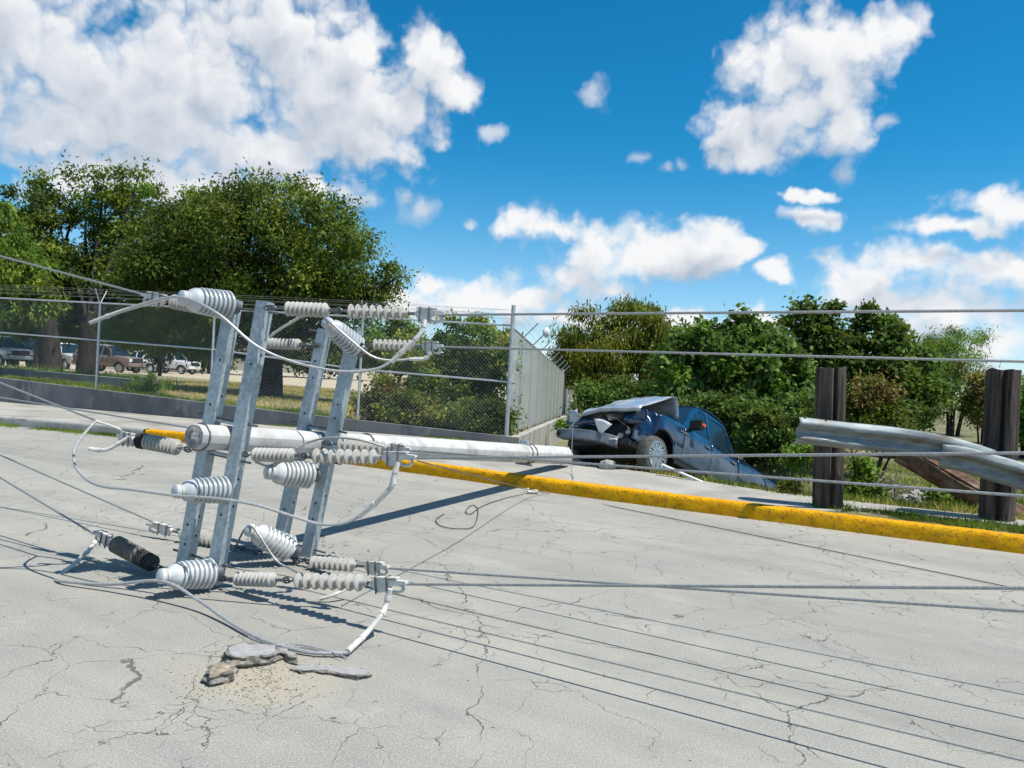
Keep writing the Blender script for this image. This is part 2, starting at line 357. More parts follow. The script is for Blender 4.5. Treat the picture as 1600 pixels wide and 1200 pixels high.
def stop(y): return lerp(.29, -.85, min(1.2, (y-15.81)/36.2))
def height(x, y):
    if y < ky(x)+.5: return -.06
    if x < -.3 and y < wy(x)+.4: return .12
    if (y >= 16.2 and x < sidex(y)-.4) or (x < -.3 and y >= wy(x)):
        d = max(0, y-wy(min(x, 0)))
        z = wtop(min(x, 0))-.1
        if y > 16 and x > -3: z = min(z, stop(y)-.03) if x > sidex(y)-1.5 else z
        return lerp(z, .0, sst(d/45.)) + .05*mn.noise(V((x*.3, y*.3, 0)))
    s = y-ey(x)
    if s < 0: return .125+.03*mn.noise(V((x*2, y*2, 0)))
    if x > 16: s = y-4.2+(x-16)*.45
    z = .12-lerp(1.5, .42, sst((x-4.7)/1.7))*sst(s/4.4)
    far = sst((y-16)/30)*.35
    return z+far+.10*mn.noise(V((x*.6, y*.6, 3)))*min(1, s)+.25*mn.noise(V((x*.13, y*.13, 5)))*sst((s-3)/10)

def ground_material():
    m = bpy.data.materials.new('dry_grass_and_soil'); m.use_nodes = True; N = NT(m.node_tree); N.n.clear()
    b = N.new('ShaderNodeBsdfPrincipled'); o = N.new('ShaderNodeOutputMaterial'); N.link(b.outputs[0], o.inputs[0])
    P = N.new('ShaderNodeNewGeometry').outputs['Position']
    c = N.mix(N.ss(N.noise(P, .45, 5), .42, .6), (.24, .195, .115), (.15, .165, .045))
    c = N.mix(N.ss(N.noise(P, 2.2, 5), .5, .64), c, (.10, .135, .035))
    c = N.mix(N.ss(N.noise(P, 60, 3), .45, .7), c, (.29, .255, .16))
    xyz = N.sep(P)
    bank = N.math('MULTIPLY', N.ss(xyz[0], .5, 2.5), N.ss(N.noise(P, 1.1, 5), .36, .56))
    c = N.mix(N.math('MULTIPLY', bank, .75), c, N.mix(N.ss(N.noise(P, 5., 4), .4, .6), (.07, .095, .026), (.15, .13, .065)))
    lot = N.math('MULTIPLY', N.ss(xyz[1], 34, 44), N.ss(xyz[0], 4, -2))
    c = N.mix(lot, c, N.mix(N.ss(N.noise(P, .5, 4), .4, .6), (.50, .42, .30), (.42, .36, .25)))
    N.put(b.inputs['Base Color'], c); b.inputs['Roughness'].default_value = .95
    bp = N.new('ShaderNodeBump'); bp.inputs['Distance'].default_value = .03; N.put(bp.inputs['Height'], N.noise(P, 22, 5, .7)); N.link(bp.outputs[0], b.inputs['Normal'])
    return m
def build_ground():
    def axis(lo, hi, a, b, fine):
        x = [a]
        while x[-1] < b: x.append(x[-1]+fine)
        st = fine
        while x[-1] < hi: st *= 1.25; x.append(x[-1]+st)
        st = fine
        while x[0] > lo: st *= 1.25; x.insert(0, x[0]-st)
        return x
    xs = axis(-700, 700, -14, 14, .25); ys = axis(-60, 1200, 6, 32, .25)
    mb = MB(); mb.grid([[(x, y, height(x, y)) for x in xs] for y in ys])
    kind(mb.build('ground', ground_material(), smooth=80), 'structure')
    mb = MB(); rows = [[], [], []]
    for x in KX: rows[0].append((x, -60, 0)); rows[1].append((x, ky(x)-3, 0)); rows[2].append((x, ky(x)+.10, 0))
    mb.grid(rows); kind(mb.build('road', ROAD, smooth=0), 'structure')
    # pavement slab behind the kerb: wide beside the wall, narrowing to a broken strip past the corner
    xs = list(np.arange(-60, -14, 2.))+list(np.arange(-14, 12.01, .2)); mb = MB(); ra, rb, rc = [], [], []
    for x in xs:
        y0 = ky(x)+.17 + (sst((x-3.5)/.9)*(.72+.10*math.sin(x*3.1)+.07*math.sin(x*7.3)))
        y1 = (wy(x)-.02 if x < -.3 else ey(x)) + (.08*mn.noise(V((x*2.3, 0, 7))) if x > -.3 else 0)
        y1 = max(y1, y0+.25)
        ra.append((x, y0, .163)); rb.append((x, y1, .158)); rc.append((x, y1+.015, -.06))
    mb.grid([ra, rb, rc]); mb.grid([[(x, y, -.02) for x, y, z in ra], ra])
    kind(mb.build('pavement', CONC, smooth=30), 'structure')
build_ground()
def build_verge():
    mb = MB(); rows = []
    for x in np.arange(3.2, 15.5, .1):
        y0 = ky(x)+.17; rows.append([(x, y0+q, .135+.035*mn.noise(V((x*3, q*5, 2)))-(.03 if q > 1.3 else 0)) for q in (0, .12, .3, .5, .7, .9, 1.1, 1.4)])
    mb.grid(rows); kind(mb.build('verge', ground_material(), smooth=60), 'structure')
build_verge()

def build_kerb(x0, x1, m, step):
    prof = [(.0, -.03), (.004, .03), (.009, .08), (.014, .125), (.020, .156), (.036, .172), (.07, .177), (.11, .178), (.155, .178), (.182, .17), (.19, .0)]
    mb = MB(); rows = []; x = x0
    while x <= x1:
        y = ky(x); tx = (ky(x+.1)-ky(x-.1))/.2; n = V((-tx, 1, 0)).normalized(); row = []
        for i, (a, z) in enumerate(prof):
            p = V((x, y, 0))+n*a+V((0, 0, z)); q = mn.noise(p*9)*.007+mn.noise(p*24)*.009+mn.noise(p*55)*.006+mn.noise(V((x*1.1, 0, 1)))*.007-(.022*max(0, mn.noise(V((x*4, i*.3, 8)))-.15) if 3 <= i <= 6 else 0)
            row.append(p+(-n*.7+V((0, 0, .7)))*(q if 0 < i < 10 else 0))
        rows.append(row); x += step
    mb.grid(rows); return kind(mb.build('kerb', m, smooth=50), 'structure')
build_kerb(-6.9, 15, KERBM, .045); build_kerb(-59, -6.86, KERBG, .15)

# ------------------------------------------------------------------ walls and fences
def wall(name, label, pts, thick, m, zb):
    """pts: (x,y,ztop) along the outer face"""
    mb = MB(); rows = [[], [], [], []]
    for i, (x, y, zt) in enumerate(pts):
        a = pts[max(i-1, 0)]; b = pts[min(i+1, len(pts)-1)]; t = V((b[0]-a[0], b[1]-a[1], 0)).normalized(); n = V((-t.y, t.x, 0))
        p = V((x, y, 0)); q = p+n*thick
        j = .006*mn.noise(V((x*3, y*3, 0)))
        rows[0].append((p.x, p.y, zb)); rows[1].append((p.x, p.y, zt+j)); rows[2].append((q.x, q.y, zt+j)); rows[3].append((q.x, q.y, zb))
    mb.grid(rows)
    for i in (0, len(pts)-1): mb.add([r[i] for r in rows], [(0, 1, 2, 3)])
    o = mb.build(name, m, smooth=30); return tag(o, label, 'wall')
wxs = list(np.arange(-36, 0, .5))+[-.004]
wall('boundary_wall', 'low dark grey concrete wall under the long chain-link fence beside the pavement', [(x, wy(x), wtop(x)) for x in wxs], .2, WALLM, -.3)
sys_ = list(np.arange(15.81, 52, .6))
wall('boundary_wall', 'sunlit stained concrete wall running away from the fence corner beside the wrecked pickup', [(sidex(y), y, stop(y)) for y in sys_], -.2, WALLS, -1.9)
# low inner wall of the car park, beyond the fence
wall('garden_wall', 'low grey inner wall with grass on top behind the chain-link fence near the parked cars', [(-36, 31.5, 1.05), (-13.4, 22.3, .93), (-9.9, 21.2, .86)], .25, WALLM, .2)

def ray_wall(px):
    d = ray(px, 600); k = d.x/d.y
    lo, hi = -50., .5
    for _ in range(60):
        mid = (lo+hi)/2
        if mid/wy(mid) < k: lo = mid
        else: hi = mid
    return lo
def lattice(mb, A, B, ztop, zbot, pitch, r):
    """A,B plan ends; diagonal wires both ways between the wall top and the top rail"""
    L = (B-A).length; t = (B-A)/L; nrm = V((-t.y, t.x, 0)); H = 2.2
    for sgn in (1, -1):
        k = int((L+H)/pitch)+1
        for i in range(k):
            s0 = i*pitch-(H if sgn > 0 else 0)
            a0, a1 = 0., 1.
            if sgn > 0:
                if s0 < 0: a0 = -s0/H
                if s0+H > L: a1 = (L-s0)/H
            else:
                if s0 > L: a0 = (s0-L)/H
                if s0-H < 0: a1 = s0/H
            if a1-a0 < .02: continue
            pp = []
            for a in (a0, (a0+a1)/2, a1):
                s = s0+sgn*H*a; p = A+t*s; zb = zbot(p); pp.append(V((p.x, p.y, lerp(zb, ztop(p), a)))+nrm*(.002*sgn))
            mb.tube(pp, r, 3, cap=False)
def ftop(x): return 2.58+.021*min(16, max(0, -x))
def build_front_fence():
    xs = [-24.6, -20.4, -16.2]+[ray_wall(p) for p in (147, 327, 560)]+[-.06]
    o = thing('chain_link_fence', 'long chain-link fence with Y-shaped barbed wire arms on the dark concrete wall', 'fence', (-7, 18, .5))
    off = .1
    P = lambda x, z: V((x, wy(x)+off, z))
    for i, x in enumerate(xs):
        last = i == len(xs)-1; r = .045 if last else .03
        lean = .01
        po = MB().tube([P(x, wtop(x)-.2), P(x, ftop(x)+(.42 if last else .02))+V((lean, 0, 0))], r, 12).build('post', GALVF, o)
        if not last:
            for s in (-1, 1):
                MB().tube([P(x, ftop(x)-.03), P(x, ftop(x)+.33)+V((.02, s*.26, 0))], .014, 6).build('barb_arm', GALVF, po)
    for i in range(len(xs)-1):
        a, b = xs[i], xs[i+1]
        MB().tube([P(a, ftop(a)), P(b, ftop(b))], .021, 8).build('top_rail', GALVF, o)
        MB().tube([P(a, lerp(wtop(a), ftop(a), .57 if i < len(xs)-2 else .49)), P(b, lerp(wtop(b), ftop(b), .57 if i < len(xs)-3 else .49))], .021, 8).build('middle_rail', GALVF, o)
    mb = MB()
    for i in range(len(xs)-1):
        A = P(xs[i], 0); B = P(xs[i+1], 0)
        lattice(mb, A, B, lambda p: ftop(p.x), lambda p: wtop(p.x)+.03, .082, .0019)
    kind(mb.build('wire_mesh', MESHM, o, smooth=0), 'stuff')
    mb = MB()
    for s in (-1, 1):
        for h in (.14, .23, .32):
            mb.tube([P(x, ftop(x)+h)+V((0, s*.26*h/.33, 0)) for x in xs[:-1]]+[P(xs[-1], ftop(0)+h)], .0028, 3, cap=False)
    kind(mb.build('barbed_wire', MESHM, o, smooth=0), 'stuff')
build_front_fence()
def build_side_fence():
    o = thing('chain_link_fence', 'sunlit chain-link fence with slanted barbed wire arms receding behind the wrecked pickup', 'fence', (1, 20, 0))
    hgt = lambda y: lerp(2.29, 2.2, (y-15.8)/36)
    P = lambda y, z: V((sidex(y)-.1, y, z))
    ys = list(np.arange(15.95, 52.2, 2.58))
    for i, y in enumerate(ys):
        if i:
            po = MB().tube([P(y, stop(y)-.2), P(y, stop(y)+hgt(y))], .03, 8).build('post', GALVF, o)
            MB().tube([P(y, stop(y)+hgt(y)-.03), P(y, stop(y)+hgt(y)+.34)+V((.34, 0, 0))], .017, 6).build('barb_arm', GALVF, po)
    for a, b in zip(ys[:-1], ys[1:]):
        MB().tube([P(a, stop(a)+hgt(a)), P(b, stop(b)+hgt(b))], .021, 8).build('top_rail', GALVF, o)
    y0, y1 = ys[0], ys[0]+1.3
    MB().tube([P(y0, stop(y0)+.5*hgt(y0)), P(y1, stop(y1)+.5*hgt(y1))], .021, 8).build('middle_rail', GALVF, o)
    mb = MB()
    lattice(mb, P(ys[0], 0), P(ys[-1], 0), lambda p: stop(p.y)+hgt(p.y), lambda p: stop(p.y)+.03, .082, .0035)
    kind(mb.build('wire_mesh', MESHL, o, smooth=0), 'stuff')
    mb = MB()
    for h in (.12, .22, .32): mb.tube([P(y, stop(y)+hgt(y)+h)+V((h, 0, 0)) for y in ys], .0028, 3, cap=False)
    kind(mb.build('barbed_wire', MESHM, o, smooth=0), 'stuff')
    # a scrap of white plastic caught on one of the arms
    y = ys[2]; c = P(y, stop(y)+hgt(y)+.36)+V((.36, 0, 0)); mb = MB()
    rows = []
    for i in range(7):
        th = math.pi*i/6; rows.append([c+V((math.sin(th)*math.cos(p)*.10, math.sin(th)*math.sin(p)*.08, math.cos(th)*.13))*(1+.45*mn.noise(V((i, p*2, 4)))) for p in np.linspace(0, 2*math.pi, 9)])
    mb.grid(rows); tag(mb.build('plastic_bag', WHITEP, org=c), 'scrap of white plastic caught on a slanted fence arm', 'bag')
build_side_fence()

# ------------------------------------------------------------------ fallen utility pole and its hardware
TIP = at(303, 682, 5.2); BUTT = at(886, 712, 12.3)
UA = (BUTT-TIP).normalized()
WA = V((.117, .05, 1.)); WA = (WA-UA*WA.dot(UA)).normalized(); VA = UA.cross(WA)
PLEN = (BUTT-TIP).length
def prad(t): return lerp(.088, .142, t/PLEN)
pole = thing('utility_pole', 'fallen white concrete utility pole with four galvanised crossarms standing on the road', 'utility pole', (BUTT.x, BUTT.y, .16))
def build_shaft():
    mb = MB(); n = 8; rows = []
    ts = [0, .012]+list(np.linspace(.05, PLEN-.25, 30))+[PLEN-.12, PLEN-.04, PLEN]
    for t in ts:
        r = prad(t)*(.93 if t == 0 else 1.); 
        if t > PLEN-.2: r *= 1-.35*((t-PLEN+.2)/.2)**3
        row = []
        for j in range(n*2):
            th = 2*math.pi*(j//2+.5*0)/n + (.10 if j % 2 else -.10) + .39
            row.append(TIP+UA*t+(VA*math.cos(th)+WA*math.sin(th))*r)
        rows.append(row+[row[0]])
    mb.grid(rows)
    sh = mb.build('shaft', POLEM, pole, smooth=25)
    for t, flip, nm, rr in ((0, -1, 'broken_end', .93), (PLEN, 1, 'broken_end', .62)):
        mb = MB(); rows = []
        for i in range(6):
            q = i/5; row = []
            for j in range(17):
                th = 2*math.pi*j/16; p = TIP+UA*(t+flip*.004)+(VA*math.cos(th)+WA*math.sin(th))*(prad(t)*rr*q)
                row.append(p+UA*(flip*(.018*(1-q)*(1+2.5*mn.noise(p*30)))))
            rows.append(row)
        mb.grid(rows); mb.build(nm, POLEX, sh, smooth=30)
    for t in (.055, 2.05, 5.95, 6.12):
        mb = MB(); ring = [TIP+UA*t+(VA*math.cos(a)+WA*math.sin(a))*(prad(t)+.004) for a in np.linspace(0, 2*math.pi, 25)]
        mb.tube(ring, .009 if t > .1 else .006, 6, cap=False); mb.build('strap', STEELD, pole)
    MB().box(TIP+UA*5.9+WA*(prad(5.9)+.02), .06, .05, .03, UA, VA, WA).build('bracket', GALV, pole)
    mb = MB(); c = TIP+UA*6.0-WA*(prad(6)+.02)
    mb.box(c, .12, .03, .012, (UA+VA*.8).normalized(), (VA-UA*.8).normalized(), WA); mb.build('bracket', STEELD, pole)
    # reinforcing bars torn out of the broken foot
    for i in range(7):
        p = BUTT+(VA*random.uniform(-.07, .07)+WA*random.uniform(-.07, .05)); pts = [p-UA*.1]
        d = UA+VA*random.uniform(-.2, .6)+V((0, 0, random.uniform(-.05, .05)))
        for k in range(5):
            p = p+d.normalized()*random.uniform(.12, .22); p.z = max(p.z, .18); d += VA*random.uniform(-.2, .5)+V((0, 0, random.uniform(-.35, .25))); pts.append(p.copy())
        MB().tube(sm(pts, 4), .006, 5).build('reinforcing_bar', STEELD, pole)
build_shaft()
def channel(c, half, tilt=V((0, 0, 0))):
    """galvanised C channel: web towards the tip, flanges along the pole"""
    w = (WA+tilt).normalized(); hv, hu, t = .050, .038, .006
    prof = [(-hv, -hu), (hv, -hu), (hv, hu), (hv-t, hu), (hv-t, -hu+t), (-hv+t, -hu+t), (-hv+t, hu), (-hv, hu)]
    mb = MB(); mb.prism([c+VA*a+UA*b-w*half for a, b in prof], w*(2*half))
    ar = mb.build('crossarm', GALV, pole, smooth=0)
    for h in sorted(random.sample((-.8, -.66, -.52, -.33, -.2, .22, .34, .55, .7), 4)):
        p = c+w*(half*h)-UA*(hu+.0005)+VA*random.uniform(-.012, .012)
        MB().lathe(p+UA*.004, p-UA*.0012, [(0, .009), (1, .009)], 10).build('bolt_hole', HOLE, ar)
        if random.random() < .35:
            p = c+w*(half*(h+.07))+VA*(hv+.0005); MB().lathe(p-VA*.004, p+VA*.0012, [(0, .009), (1, .009)], 10).build('bolt_hole', HOLE, ar)
    return ar
tA, tB = .28, 1.33
oA = prad(tA)+.054; oB = prad(tB)+.054
cA, cB = TIP+UA*tA, TIP+UA*tB
tiltB = V((.035, -.02, 0))
channel(cA-VA*oA, .985); channel(cA+VA*oA, 1.0)
channel(cB-VA*oB+WA*.02, .93, tiltB); channel(cB+VA*oB+WA*.02, .96, tiltB)
for c, o_ in ((cA, oA), (cB, oB)):
    for s, h in ((1, .13), (-1, -.13), (1, .93), (-1, -.86)):
        MB().tube([c+WA*h-VA*(o_+.13), c+WA*h+VA*(o_+.13)], .009, 6).build('through_bolt', STEELD, pole)
    for s in (1, -1):
        mb = MB(); mb.box(c+WA*s*(prad(tA)+.025), .02, o_, .01, UA, VA, WA); mb.build('spacer_plate', GALV, pole)
def post_insulator(base, head, r, m, note):
    ax = head-base; L = ax.length; n = 7
    prof = [(-.06, .035), (-.06, .05), (.02, .05), (.02, r*.8)]
    for i in range(n):
        a = .05+.085*i; q = r*(1-.02*i)
        prof += [(a, q*.74), (a+.010, q*.95), (a+.026, q), (a+.048, q*.97), (a+.060, q*.76), (a+.085, q*.73)]
    e = .05+.085*n
    prof += [(e, r*.80), (e+.06, r*.78), (e+.13, r*.66), (e+.17, r*.44), (e+.215, r*.39), (e+.235, r*.48), (e+.30, r*.47), (e+.325, r*.33), (e+.33, .005)]
    o = MB().lathe(base, head, prof, 28).build('post_insulator', m, pole, smooth=40)
    MB().lathe(lerp(base, head, -.16), lerp(base, head, -.02), [(0, .03), (.2, .055), (1, .058)], 14).build('metal_foot', STEELD, o)
    o['label'] = note
    # tie wire round the neck
    mb = MB(); t = ax.normalized(); a = t.orthogonal().normalized(); b = t.cross(a); c = lerp(base, head, .835)
    mb.tube([c+(a*math.cos(x)+b*math.sin(x))*(r*.45)+t*(x*.0022) for x in np.linspace(0, 12.5, 40)], .0055, 5); mb.build('tie_wire', CLAMP, o)
PI = {
 'P1': (at(360, 478, 5.45), at(278, 464, 5.14), .105, PORC, 'ribbed grey insulator lying out from the top of the crossarm beside the pole tip'),
 'P2': (at(560, 545, 6.30), at(505, 499, 6.05), .096, PORC, 'tilted ribbed grey insulator on top of the inner crossarm'),
 'P3': (at(355, 765, 5.38), at(268, 768, 5.08), .098, PORC, 'ribbed grey insulator on the outer crossarm just below the pole'),
 'P4': (at(487, 742, 6.20), at(412, 738, 5.92), .112, PORCW, 'white insulator on the inner crossarm just below the pole'),
 'P5': (at(332, 911, 5.28), at(244, 917, 4.98), .105, PORCW, 'white ribbed insulator on the road at the foot of the outer crossarm'),
 'P6': (at(455, 880, 6.05), at(382, 846, 5.85), .105, PORCW, 'white ribbed insulator on the road at the foot of the inner crossarm'),
}
for k, (a, b, r, m, t) in PI.items():
    lo = min(a.z, b.z)
    if lo < r+.01: a = a+V((0, 0, r+.01-lo)); b = b+V((0, 0, r+.01-lo)); PI[k] = (a, b, r, m, t)
    post_insulator(a, b, r, m, t)
def neck(k): return lerp(PI[k][0], PI[k][1], .845)

def ins_dense(mb, a, b, r, n=9):
    prof = [(0, r*.45), (.0, r*.45)]
    for i in range(n):
        q = .03+.94*i/n; w = .94/n
        prof += [(q, r*.62), (q+w*.25, r*.98), (q+w*.42, r), (q+w*.55, r*.95), (q+w*.80, r*.60), (q+w*.98, r*.58)]
    prof += [(.985, r*.45), (1, r*.45)]
    return mb.lathe(a, b, prof, 22)
def ins_disc(mb, a, b, r, n=8):
    prof = [(0, r*.34)]
    for i in range(n):
        q = .02+.96*i/n; w = .96/n
        prof += [(q+w*.1, r*.36), (q+w*.16, r*.9), (q+w*.26, r), (q+w*.36, r*.94), (q+w*.48, r*.42), (q+w*.9, r*.36)]
    prof += [(1, r*.34)]
    return mb.lathe(a, b, prof, 22)
def frame(d):
    d = d.normalized(); s = d.cross(V((0, 0, 1))).normalized(); u = s.cross(d); return d, s, u
def link(a, b, parent):
    """eye, shackle and pin between two points"""
    d, s, u = frame(b-a); L = (b-a).length; mb = MB()
    k = max(2, int(L/.07)); st = L/k
    for i in range(k):
        c = a+d*(st*(i+.5)); X, Y = (s, u) if i % 2 else (u, s)
        ring = [c+d*(math.cos(x)*st*.62)+X*(math.sin(x)*.017) for x in np.linspace(0, 2*math.pi, 13)]
        mb.tube(ring, .0065, 6, cap=False)
        if i % 2 == 0: mb.lathe(c-Y*.026, c+Y*.026, [(0, .012), (.15, .012), (.15, .007), (.85, .007), (.85, .012), (1, .012)], 8)
    return mb.build('shackle', STEELD, parent)
def clamp(a, b, parent, hang=True):
    """dead-end clamp: tapering cast shoe with an eye, a keeper and U bolts"""
    d, s, u = frame(b-a); L = (b-a).length; mb = MB()
    prof = [(0, .0), (.10, .022), (.30, .03), (.75, .024), (1.0, .018), (1.0, .0), (.80, -.006), (.58, -.014), (.44, -.030), (.36, -.05), (.22, -.052), (.12, -.03)]
    mb.prism([a+d*(L*q)+u*z-s*.017 for q, z in prof], s*.034)
    c = a+d*(L*.70)-u*.026; mb.tube([c+d*(math.cos(x)*L*.2)+u*(math.sin(x)*.024) for x in np.linspace(0, 2*math.pi, 15)], .010, 6, cap=False)
    mb.box(a+d*(L*.42)+u*.036, L*.34, .020, .005, d, s, u)
    o = mb.build('dead_end_clamp', CLAMP, parent, smooth=30)
    for q in (.2, .5):
        p = a+d*(L*q); mb = MB(); mb.tube([p-s*.022-u*.06, p-s*.022+u*.045, p+s*.022+u*.045, p+s*.022-u*.06], .0055, 6); mb.build('u_bolt', STEELD, o)
    return o
def string(label, A, B, spec, group='strain insulator strings', m1=POLY, rod=None):
    """spec: list of (kind, from, to) along A->B"""
    o = thing('insulator_string', label, 'insulator', tuple(A), group)
    for s in spec:
        k, q0, q1 = s[:3]; a, b = lerp(A, B, q0), lerp(A, B, q1)
        if k == 'l': link(a, b, o)
        elif k == 'd': ins_dense(MB(), a, b, s[3] if len(s) > 3 else .05).build('insulator', m1, o, smooth=40)
        elif k == 'k': ins_dense(MB(), a, b, s[3], 6).build('scorched_insulator', POLYK, o, smooth=40)
        elif k == 's': ins_disc(MB(), a, b, s[3] if len(s) > 3 else .047).build('insulator', m1, o, smooth=40)
        elif k == 'r': MB().tube([a, b], .011, 8).build('rod', STEELD, o)
        elif k == 'c': clamp(a, b, o)
    if rod:
        for pts, r in rod:
            q = sm(pts, 5); MB().tube(q, r, 8).build('jumper_terminal', CLAMP, o)
            for i in (.15, .45, .8):
                c = q[int(i*(len(q)-1))]; d = (q[min(len(q)-1, int(i*(len(q)-1))+1)]-q[max(0, int(i*(len(q)-1))-1)]).normalized()
                MB().lathe(c-d*.012, c+d*.012, [(0, r*1.25), (1, r*1.25)], 8).build('bolt_collar', CLAMP, o)
    return o
# towards the wooden posts
T1e, M1e, B1e = at(695, 492, 5.06), at(650, 716, 4.86), at(636, 913, 4.56)
T2e, M2e, B2e = at(692, 542, 6.05), at(642, 704, 5.85), at(608, 888, 5.45)
string('twin grey insulator string at the top of the outer crossarm, pulled towards the wooden posts', at(414, 481, 5.36), T1e,
       [('l', 0, .12), ('d', .12, .37, .052), ('r', .37, .42), ('l', .40, .475), ('s', .475, .805, .05), ('r', .80, .86), ('c', .84, 1)],
       rod=[([at(664, 500, 5.05), at(660, 516, 5.03), at(648, 532, 5.02), at(632, 546, 5.02), at(612, 566, 5.02)], .016)])
string('twin grey insulator string level with the pole on the outer crossarm, towards the wooden posts', at(380, 710, 5.37), M1e,
       [('l', 0, .065), ('d', .065, .32, .05), ('r', .31, .37), ('l', .36, .43), ('s', .43, .81, .052), ('r', .80, .86), ('c', .82, 1)],
       rod=[([at(622, 722, 4.87), at(615, 745, 4.86), at(612, 760, 4.86), at(590, 783, 4.88), at(560, 808, 4.92)], .017)])
string('twin grey insulator string lying on the road from the foot of the outer crossarm', at(339, 903, 5.33), B1e,
       [('l', 0, .115), ('d', .115, .345, .05), ('r', .34, .39), ('l', .385, .455), ('s', .455, .815, .053), ('r', .81, .85), ('c', .83, 1)],
       rod=[([at(610, 920, 4.57), at(603, 945, 4.56), at(595, 962, 4.50), at(570, 992, 4.42), gnd(543, 1018, .03)], .017)])
string('single grey insulator string at the top of the inner crossarm, pulled towards the wooden posts', at(548, 537, 6.25), T2e,
       [('l', 0, .25), ('s', .25, .70, .047), ('r', .70, .80), ('c', .78, 1)], rod=[([at(672, 550, 6.05), at(664, 560, 6.05), at(640, 561, 6.05)], .014)])
string('single grey insulator string beside the pole on the inner crossarm, towards the wooden posts', at(505, 692, 6.2), M2e,
       [('l', 0, .19), ('s', .19, .74, .055), ('r', .72, .8), ('c', .76, 1)])
string('single grey insulator string on the road at the foot of the inner crossarm', at(459, 876, 6.08), B2e,
       [('l', 0, .21), ('s', .21, .68, .05), ('r', .67, .8), ('c', .77, 1)])
# towards the parked cars
LT1, LM1, LB1 = at(222, 462, 5.8), at(196, 684, 5.62), at(166, 842, 5.80)
LB2, LT2 = at(238, 822, 6.7), at(412, 536, 6.8)
string('insulator string at the top of the outer crossarm, pulled towards the parked cars', at(346, 486, 5.5), LT1,
       [('l', 0, .2), ('d', .2, .62, .055), ('r', .6, .7), ('c', .68, 1)], rod=[([at(262, 466, 5.35), at(236, 473, 5.3), at(190, 486, 5.25), at(140, 505, 5.2)], .013)])
string('brownish insulator string level with the pole tip, bent clamp hanging towards the parked cars', at(298, 703, 5.42), LM1,
       [('l', 0, .18), ('d', .18, .70, .058), ('k', .70, .78, .06), ('r', .78, .9), ('c', .86, 1.12)], m1=POLY,
       rod=[([at(208, 678, 5.6), at(190, 690, 5.58), at(165, 703, 5.56), at(139, 701, 5.55)], .014), ([at(150, 658, 5.72), at(172, 665, 5.7), at(190, 672, 5.66)], .009)])
string('half scorched insulator string above the road at the foot of the outer crossarm', at(262, 893, 5.45), LB1,
       [('l', 0, .22), ('k', .22, .46, .062), ('d', .44, .86, .066), ('r', .86, .95), ('c', .90, 1.2)], m1=POLYB,
       rod=[([at(150, 845, 5.80), at(140, 858, 5.74), at(115, 882, 5.6), at(86, 905, 5.42)], .016)])
string('pale insulator string on the road behind the foot of the outer crossarm', at(408, 864, 6.3), LB2,
       [('l', 0, .4), ('s', .4, .74, .055), ('r', .74, .85), ('c', .80, 1.05)])
string('single grey insulator string at the top of the inner crossarm, pulled towards the parked cars', at(497, 540, 6.45), LT2,
       [('l', 0, .33), ('s', .33, .97, .05), ('r', .96, 1.0)], rod=[([at(413, 535, 6.8), at(432, 518, 6.75), at(466, 497, 6.6)], .012)])

def cable(name, label, pts, r, m=CABLE, group=None, k=1, cat='cable', n=8):
    p = sm(pts, k) if k > 1 else [V(q) for q in pts]
    return tag(MB().tube(p, r, n).build(name, m, org=p[0]), label, cat, group)
def wire(label, a, b, r=.0076, ext=9., sag=.0, m=CABLE):
    d = b-a; pts = []; L = d.length
    for i in range(25):
        q = i/24*(1+ext/L); p = a+d*q; p.z += sag*(q*(q-1)); pts.append(p)
    cable('power_cable', label, pts, r, m, 'power cables strung through the crossarms')
for nm, s, e in (('highest cable of the outer crossarm, stretched towards the wooden posts', T1e, at(1600, 485, 3.56)),
                 ('middle cable of the outer crossarm, passing the pole towards the wooden posts', M1e, at(1600, 708, 3.32)),
                 ('lowest cable of the outer crossarm, rising off the road towards the wooden posts', B1e, at(1600, 919, 3.10)),
                 ('highest cable of the inner crossarm, stretched towards the wooden posts', T2e, at(1600, 565, 4.30)),
                 ('middle cable of the inner crossarm, passing the pole towards the wooden posts', M2e, at(1600, 775, 3.95)),
                 ('lowest cable of the inner crossarm, rising off the road towards the wooden posts', B2e, at(1600, 955, 3.64))):
    wire('bare grey '+nm, s-(e-s).normalized()*.1, e)
for nm, s, e in (('highest cable, running up from the pole tip towards the parked cars', at(232, 462, 5.78), at(0, 400, 6.7)),
                 ('middle cable, running from the bent clamp towards the parked cars', at(152, 658, 5.72), at(0, 598, 6.5)),
                 ('middle cable passing behind the pole tip towards the parked cars', at(432, 690, 6.45), at(0, 621, 7.7)),
                 ('lowest cable, running from the scorched insulator towards the parked cars', at(146, 834, 5.82), at(0, 746, 6.6)),
                 ('lowest cable, running over the road behind the scorched insulator', at(240, 816, 6.7), at(0, 711, 7.7))):
    wire('bare grey '+nm, s, e, .008)
cable('power_cable', 'loose grey jumper cable looping from the top insulator under the upper string',
      [at(140, 505, 5.19), at(190, 486, 5.22), at(240, 470, 5.2), neck('P1')+V((.0, -.06, .0)), at(340, 490, 5.0), at(400, 540, 4.98), at(460, 566, 4.98), at(530, 580, 4.98), at(585, 577, 5.0), at(614, 563, 5.02)], .0095, CABLEL, 'jumper cables', 8)
cable('power_cable', 'short grey jumper cable hanging from the tilted top insulator',
      [at(466, 497, 6.6), at(500, 488, 6.3), neck('P2')+V((0, -.05, .03)), at(550, 533, 5.98), at(580, 556, 6.0), at(608, 563, 6.02), at(642, 561, 6.05)], .009, CABLEL, 'jumper cables', 8)
